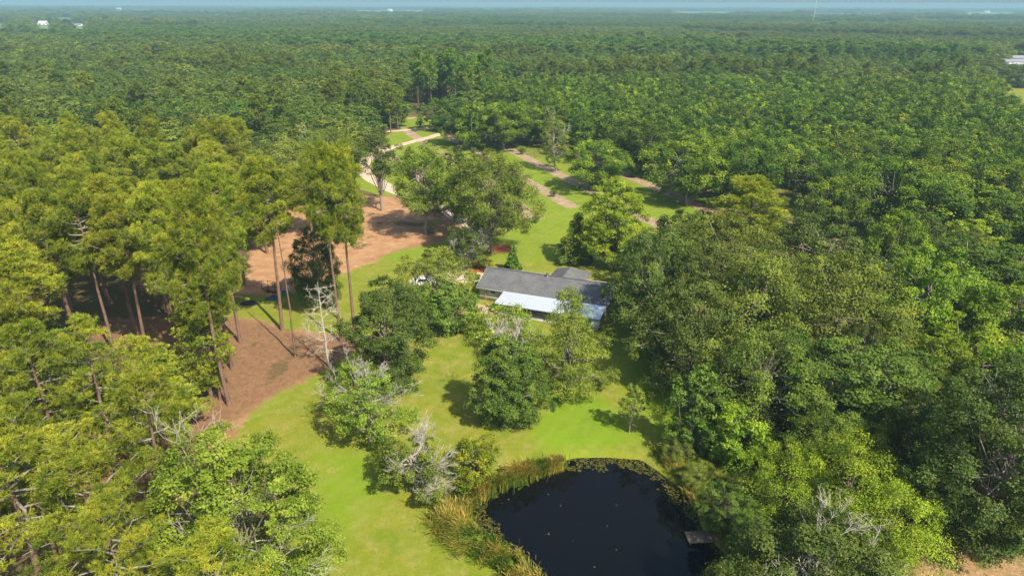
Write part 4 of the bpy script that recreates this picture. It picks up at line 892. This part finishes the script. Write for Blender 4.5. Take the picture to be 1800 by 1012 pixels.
for a in [(1208, 362, 244, 128, 'pecan tree with clear dark trunk standing alone on the orchard strip nearest the woods'), (1132, 306, 212, 115, 'dark trunked pecan tree in front of the shed and the white car in the orchard'), (1052, 334, 247, 112, 'bushy pecan tree left of the dark trunked one at the orchard front'), (808, 254, 192, 72, 'small pecan tree with dark trunk where the gravel road meets the orchard'),
          (886, 264, 180, 96, 'pecan tree right of the small dark trunked one at the orchard corner'), (930, 256, 186, 86, 'pecan tree behind the thin grey green tree on the strip'), (1640, 430, 305, 140, 'bright pecan tree overhanging the lane at the right of the woods'), (1750, 440, 335, 140, 'bright pecan tree at the right edge above the lane')]:
    hand('pecan', *a[:5], 'pecan tree')
hand('oak', 1725, 150, 100, 80, 'large round tree at the left border of the pale field', BT); hand('oak', 1788, 152, 112, 58, 'dark lone oak standing on the pale field at the right edge', BT)
special('tp', L_olive, 978, 302, 196, 56, 'thin grey green tree on the orchard strip right of the big spreading oak', BT, B_limb, seed=55, nb=44, ns=11, nl=16, leaf=.36, cb=.18, prof='column', lump=.3, gaps=.2, dead=3)
# small newly planted trees on the strips
for i, (bx, by) in enumerate([(942, 392), (973, 346), (917, 272), (860, 292), (832, 272), (706, 296), (738, 224), (1015, 336), (895, 345), (1110, 312)]):
    hand('pecan', bx, by, by - 13, 12, 'tiny newly planted tree standing on a bare soil strip of the orchard', 'sapling', group='saplings on the soil strips', name='sapling')
# stake shadows: none

# ------------------------------------------------------------------ filling the woods
def hexgrid(x0, x1, y0, y1, s, rs, jit=.34):
    out = []; r = 0; y = y0
    while y < y1:
        xs = np.arange(x0 + (r % 2) * s / 2, x1, s); out.append(np.stack([xs, np.full(len(xs), y)], 1)); y += s * .866; r += 1
    p = np.concatenate(out); return p + rs.uniform(-jit, jit, p.shape) * s
clear = [P_open, P_dirt1, P_pond, P_lane, P_rfield]
def fieldp(x0, x1, y0, y1, sl=0.0): yb = 11 + (y1 - 11) * 1.75; return poly([(x0, y0), (x1, y0 + sl), (x1 + 2, yb + sl), (x0 - 2, yb)])
fields = [fieldp(*q) for q in ((-60, 16, 42, 46), (24, 42, 46, 49), (58, 98, 42.5, 46), (122, 156, 43, 46.5), (168, 262, 17.0, 17.6, .1), (620, 748, 18.2, 20, .2), (14, 60, 19.2, 20), (1690, 1790, 21.5, 22.6, .3), (290, 430, 20.2, 21), (1180, 1400, 20.6, 21.3, .6), (850, 1010, 17, 17.5, .4), (1420, 1560, 24, 24.8, .4), (96, 132, 31, 34))]
fm = noisemat('field_grass', (.12, .19, .05), (.18, .24, .08), .02, .95)
for q in fields[:-1]:
    tag(MB().add([(a[0], a[1], .3) for a in q], [tuple(range(4))]).obj('field', fm), kind='structure')
tag(MB().add([(a[0], a[1], .3) for a in fields[-1]], [tuple(range(4))]).obj('field', noisemat('green_crop', (.05, .13, .03), (.07, .16, .04), .02, .95)), kind='structure')
clear_all = clear + [q for q in fields]
gard = [(1230, 85)]
rsF = np.random.RandomState(2024)
cand = []     # x, y, species, R, H, zone
def addc(p, f):
    for x, y in p:
        r = f(x, y)
        if r: cand.append((x, y) + r)
def dist_clear(p, m=2.0, polys=clear_all):
    ok = np.ones(len(p), bool)
    for q in polys: ok &= sdf(q, p[:, 0], p[:, 1]) > m
    return p[ok]
hx = np.array([(h[0], h[1], h[2]) for h in HAND])
def far_from_hand(p, f=.55, mn=3.5):
    d = np.hypot(p[:, 0][:, None] - hx[None, :, 0], p[:, 1][:, None] - hx[None, :, 1])
    return p[(d > np.maximum(hx[None, :, 2] * f + 2.2, mn)).all(1)]
def inview(x, y, h, m=110):
    a = proj((x, y, h)); b_ = proj((x, y, h * .5))
    return (-m < a[0] < 1800 + m or -m < b_[0] < 1800 + m) and a[1] < 1012 + m and y > 25
U = lambda a, b_: rsF.uniform(a, b_)
# A: pine stand on the left, up to 175 m
p = hexgrid(-175, -16, 30, 178, 8.8, rsF); p = far_from_hand(dist_clear(p, 1.0)); p = p[~((p[:, 1] > 72) & (p[:, 1] < 104) & (p[:, 0] > -66))]; p = p[~((p[:, 1] > 60) & (p[:, 1] <= 72) & (p[:, 0] > -40))]
p = p[(p[:, 0] < -24 - (p[:, 1] - 50) * .16)]
dxy = sdf(P_dirt2, p[:, 0], p[:, 1]); p = p[(dxy > -3) | (rsF.rand(len(p)) < .45)]
addc(p, lambda x, y: ('pine', U(3.6, 5.2), U(21, 27) if y > 84 else U(14, 19), 'A') if rsF.rand() < (.97 if y < 120 else .85) else ('oak', U(3.5, 5.5), U(9, 14), 'A2'))
# understorey in the pine stand
p = hexgrid(-175, -30, 60, 175, 15, rsF); p = far_from_hand(dist_clear(p, 1.0)); p = p[(p[:, 0] < -40 - (p[:, 1] - 50) * .3) & (rsF.rand(len(p)) < .5)]
addc(p, lambda x, y: ('green' if rsF.rand() < .5 else 'oak', U(3.0, 4.6), U(6, 11), 'A2'))
# B: mixed woods upper left and behind
p = hexgrid(-420, 420, 178, 620, 12.4, rsF); p = far_from_hand(dist_clear(p, 2.0))
orc = in_orchard(p[:, 0], p[:, 1]); p = p[~orc]; p = p[~((p[:, 0] > 15) & (p[:, 1] < 190))]
def mixB(x, y):
    n_ = float(vnoise(np.array(x), np.array(y), 60, 4)); n2 = float(vnoise(np.array(x), np.array(y), 45, 8)); r = rsF.rand()
    if -55 < x < 60 and 325 < y < 400: return ('pine_d', U(4.2, 5.6), U(24, 30), 'C')
    if n_ > .62 and r < .75: return ('pine', U(3.6, 4.8), U(18, 23), 'B')
    if r < .06: return ('pine', U(3.8, 5.0), U(18, 23), 'B')
    return (('olive' if n2 < .45 else 'oak' if n2 < .75 else 'green'), U(6.2, 10.8), U(11.5, 19), 'B')
addc(p, mixB)
# D: pecan orchard on its rows
for o_ in ROWO[2:]:
    for a_ in np.arange(40 + (o_ * 7.3 % 5), 470, 14.8):
        x, y = RN * o_ + RD * a_ + rsF.uniform(-1, 1, 2)
        if o_ < 90 and a_ < 236: continue
        if not (in_orchard(np.array(x), np.array(y)) or (o_ < 90 and 236 < a_ < 300)): continue
        q = np.array([[x, y]])
        if len(dist_clear(q, 5, [P_rfield])) == 0: continue
        if min(math.hypot(px_ - x, py_ - y) - .5 * pr_ for px_, py_, pr_ in HAND) < 5: continue
        if (abs(o_ - 97) < 1 and y < 240) or (110 < o_ < 120 and y < 225): continue
        if rsF.rand() < .04: continue
        cand.append((x, y, 'pecan', U(7.3, 9.6), U(14, 19), 'D'))
# E: woods on the right between lane and pond
p = hexgrid(20, 190, 36, 178, 8.6, rsF); p = far_from_hand(dist_clear(p, 2.5), .45, 4.0); p = p[~in_orchard(p[:, 0], p[:, 1])]
p = p[sdf(P_litter, p[:, 0], p[:, 1]) > 5]; p = p[p[:, 1] < 124 + np.maximum(0, p[:, 0] - 62) * .5]
addc(p, lambda x, y: (['oak', 'olive', 'green', 'bright'][int(rsF.choice(4, p=[.35, .2, .2, .25] if x > 55 else [.35, .4, .2, .05]))], U(3.8, 6.2), U(9, 15), 'E'))
cand = [c for c in cand if inview(c[0], c[1], c[4])]
cand.sort(key=lambda c: math.hypot(c[0], c[1]))
CATS = {'pine': PT, 'pine_d': PT, 'oak': BT, 'olive': BT, 'green': BT, 'bright': BT, 'pecan': 'pecan tree'}
LAB = {('A', 'f'): ('tall yellow green pine in the dense stand at the lower left of the view', 'pines of the lower left stand'),
       ('A', 'b'): ('tall yellow green pine in the dense stand left of the dirt clearing', 'pines of the stand left of the clearing'),
       ('A2', 'f'): ('small leafy tree growing under the tall pines on the left', 'small trees under the left pines'), ('A2', 'b'): ('small leafy tree growing under the tall pines on the left', 'small trees under the left pines'),
       ('C', 'b'): ('tall dark pine behind the small sunlit meadow at the end of the gravel road', 'dark pines behind the meadow'),
       ('D', 'b'): ('rounded pecan tree with bright leaf tips in the rows of the large orchard', 'pecan trees in the orchard rows'),
       ('E', 'f'): ('leafy tree packed into the dark woods between pond and orchard', 'trees of the right hand woods'), ('E', 'b'): ('leafy tree packed into the dark woods between pond and orchard', 'trees of the right hand woods')}
rest = {'pine': [], 'gold': [], 'oak': [], 'olive': [], 'green': [], 'pecan': []}
def bkind(x, y):
    s_ = 55 if y < 620 else 130 if y < 1600 else 420
    v = float(vnoise(np.array(x), np.array(y), s_, 71)) * .7 + rsF.rand() * .3
    return 'olive' if v < .42 else 'oak' if v < .68 else 'green'
def pkind(x, y): return 'gold' if x < 60 and y < 1000 and float(vnoise(np.array(x), np.array(y), 120, 17)) > .3 else 'pine'
for x, y, sp, R, H, zn in cand:
    cat = CATS[sp]; d = math.hypot(x, y)
    if COUNT.get(cat, 0) >= 298:
        rest[pkind(x, y) if cat == PT else 'pecan' if sp == 'pecan' else bkind(x, y)].append((x, y, R, H)); continue
    if zn == 'B':
        if x < -20: lab = ('pine crown standing out of the mixed woods at the upper left', 'pines in the upper left woods') if cat == PT else ('rounded olive green tree in the closed canopy of the upper left woods', 'trees of the upper left woods')
        else: lab = ('pine crown in the woods beyond the pecan orchard', 'pines beyond the orchard') if cat == PT else ('rounded tree in the woods beyond the pecan orchard', 'trees beyond the orchard')
    else: lab = LAB.get((zn, 'f' if y < 80 else 'b')) or LAB[(zn, 'b')]
    key = sp
    if sp == 'pine_d': key = 'pine_m'
    elif sp == 'pine' and y < 84: key = 'pine_open'
    elif d > 235: key = {'pine': 'pine_l', 'oak': 'oak_m', 'olive': 'olive_m', 'green': 'green_m', 'pecan': 'pecan_m', 'bright': 'green_m'}[sp]
    lst = PR[key]; pr, nR, nH = lst[rsF.randint(len(lst))]; COUNT[cat] = COUNT.get(cat, 0) + 1
    plant(pr, cat.replace(' ', '_'), x, y, R / nR, H / nH, rsF.rand() * 6.28, lab[0], cat, lab[1])
print('COUNT', COUNT, {k: len(v) for k, v in rest.items()})

# ------------------------------------------------------------------ the far woods: one object per kind of wood, instances of the tree shapes above
def farset(y0, y1, s, R_rng, H_rng, zs=1.0):
    a = y1 * .80; p = hexgrid(-a, a, y0, y1, s, rsF); p = p[np.abs(p[:, 0]) < p[:, 1] * .80 + 40]; p = dist_clear(p, 0)
    n_ = fbm(p[:, 0], p[:, 1], 420 if y0 < 2600 else 1500, 12); band = vnoise(p[:, 0] * .5, p[:, 1], 260 if y0 < 2600 else 900, 21)
    r = rsF.rand(len(p))
    isp = (n_ * .5 + band * .5 > .50) & (r < .93) | (r < .04)
    if y0 < 900: isp &= ~((p[:, 1] < 760) & (p[:, 0] > 0) & (r > .25))
    wx_ = (fbm(p[:, 0], p[:, 1], 500, 61) - .5) * 500; ang = .35 + y0 * .0004
    cu = np.floor((p[:, 0] * math.cos(ang) - p[:, 1] * math.sin(ang) + wx_) / (380 + y0 * .12)); cv = np.floor((p[:, 0] * math.sin(ang) + p[:, 1] * math.cos(ang) + wx_ * .5) / (170 + y0 * .12))
    hs_ = np.sin(cu * 12.9898 + cv * 78.233 + 3.1) * 43758.5453; hs_ -= np.floor(hs_); hh = np.sin(cu * 39.3 + cv * 11.7) * 9871.13; hh -= np.floor(hh)
    for i in range(len(p)):
        R = U(*R_rng); H = U(*H_rng); h_ = hs_[i]; hv = .78 + .5 * hh[i]; q = rsF.rand()
        if h_ < .24: kk = 'gold' if p[i, 1] < 2200 else 'pine'
        elif h_ < .46: kk = 'pine'
        else: kk = bkind(*p[i]) if q < .85 else 'gold'
        if kk in ('gold', 'pine') and h_ < .46: R *= .68; hv *= 1.1; H = H_rng[0] * .5 + H * .5
        elif rsF.rand() < .06: hv *= 1.25
        rest[kk].append((p[i, 0], p[i, 1], R, H * zs * hv))
farset(620, 1500, 14.5, (8.5, 13), (13, 17.5))
farset(1500, 3000, 19, (10, 13), (13, 19))
farset(3000, 9000, 52, (28, 38), (14, 24))
def gn_forest(name, pts, protos, seed):
    P = np.array(pts); n = len(P); rs = np.random.RandomState(seed)
    me = bpy.data.meshes.new(name); me.vertices.add(n); me.vertices.foreach_set('co', np.stack([P[:, 0], P[:, 1], P[:, 0] * 0], 1).astype(np.float32).ravel())
    nR, nH = protos[0][1], protos[0][2]
    a = me.attributes.new('sc', 'FLOAT_VECTOR', 'POINT'); a.data.foreach_set('vector', np.stack([P[:, 2] / nR, P[:, 2] / nR, P[:, 3] / nH], 1).astype(np.float32).ravel())
    a = me.attributes.new('rt', 'FLOAT_VECTOR', 'POINT'); a.data.foreach_set('vector', np.stack([P[:, 0] * 0, P[:, 0] * 0, rs.rand(n) * 6.28], 1).astype(np.float32).ravel())
    a = me.attributes.new('kd', 'INT', 'POINT'); a.data.foreach_set('value', rs.randint(0, len(protos), n).astype(np.int32))
    o = bpy.data.objects.new(name, me); COL.objects.link(o)
    g = bpy.data.node_groups.new(name, 'GeometryNodeTree'); g.interface.new_socket('Geometry', in_out='INPUT', socket_type='NodeSocketGeometry'); g.interface.new_socket('Geometry', in_out='OUTPUT', socket_type='NodeSocketGeometry')
    gi = g.nodes.new('NodeGroupInput'); go = g.nodes.new('NodeGroupOutput'); ip = g.nodes.new('GeometryNodeInstanceOnPoints'); jg = g.nodes.new('GeometryNodeJoinGeometry')
    for pr, _, _ in protos:
        me_ = pr[0][1]; src = next(ob for ob in bpy.data.objects if ob.data == me_ )
        oi = g.nodes.new('GeometryNodeObjectInfo'); oi.transform_space = 'ORIGINAL'; oi.inputs['Object'].default_value = src; oi.inputs['As Instance'].default_value = True
        g.links.new(oi.outputs['Geometry'], jg.inputs[0])
    def na(nm, ty):
        q = g.nodes.new('GeometryNodeInputNamedAttribute'); q.data_type = ty; q.inputs[0].default_value = nm; return q.outputs[0]
    g.links.new(gi.outputs[0], ip.inputs['Points']); g.links.new(jg.outputs[0], ip.inputs['Instance']); ip.inputs['Pick Instance'].default_value = True
    g.links.new(na('kd', 'INT'), ip.inputs['Instance Index']); g.links.new(na('sc', 'FLOAT_VECTOR'), ip.inputs['Scale']); g.links.new(na('rt', 'FLOAT_VECTOR'), ip.inputs['Rotation'])
    g.links.new(ip.outputs[0], go.inputs[0])
    md = o.modifiers.new('scatter', 'NODES'); md.node_group = g
    return tag(o, kind='stuff')
def used(keys):
    r = []
    for k_ in keys:
        for pr in PR[k_]:
            if pr[0][0][1].users > 0 and any(ob.data == pr[0][0][1] for ob in bpy.data.objects): r.append(pr)
    return r
uc = used(['pecan_m'])
for nm, key, ks in (('distant_pine_woods', 'pine', ['pine_m']), ('distant_golden_pine_woods', 'gold', ['pine_l']), ('distant_oak_woods', 'oak', ['oak_m']), ('distant_olive_woods', 'olive', ['olive_m']), ('distant_green_woods', 'green', ['green_m'])):
    u_ = used(ks); print(nm, len(u_), len(rest[key])); gn_forest(nm, rest[key], u_, len(nm))
if rest['pecan'] and uc: gn_forest('distant_pecan_rows', rest['pecan'], uc, 3)
# ------------------------------------------------------------------ haze
hm, t, out = newmat('haze'); pv = N(t, 'ShaderNodeVolumePrincipled', ins={'Density': .00021, 'Anisotropy': .0}); pv.inputs['Color'].default_value = (.36, .61, .73, 1)
t.links.new(pv.outputs[0], out.inputs['Volume'])
tag(MB().box((0, 6000, 35), (24000, 20000, 82)).obj('haze', hm), kind='stuff')
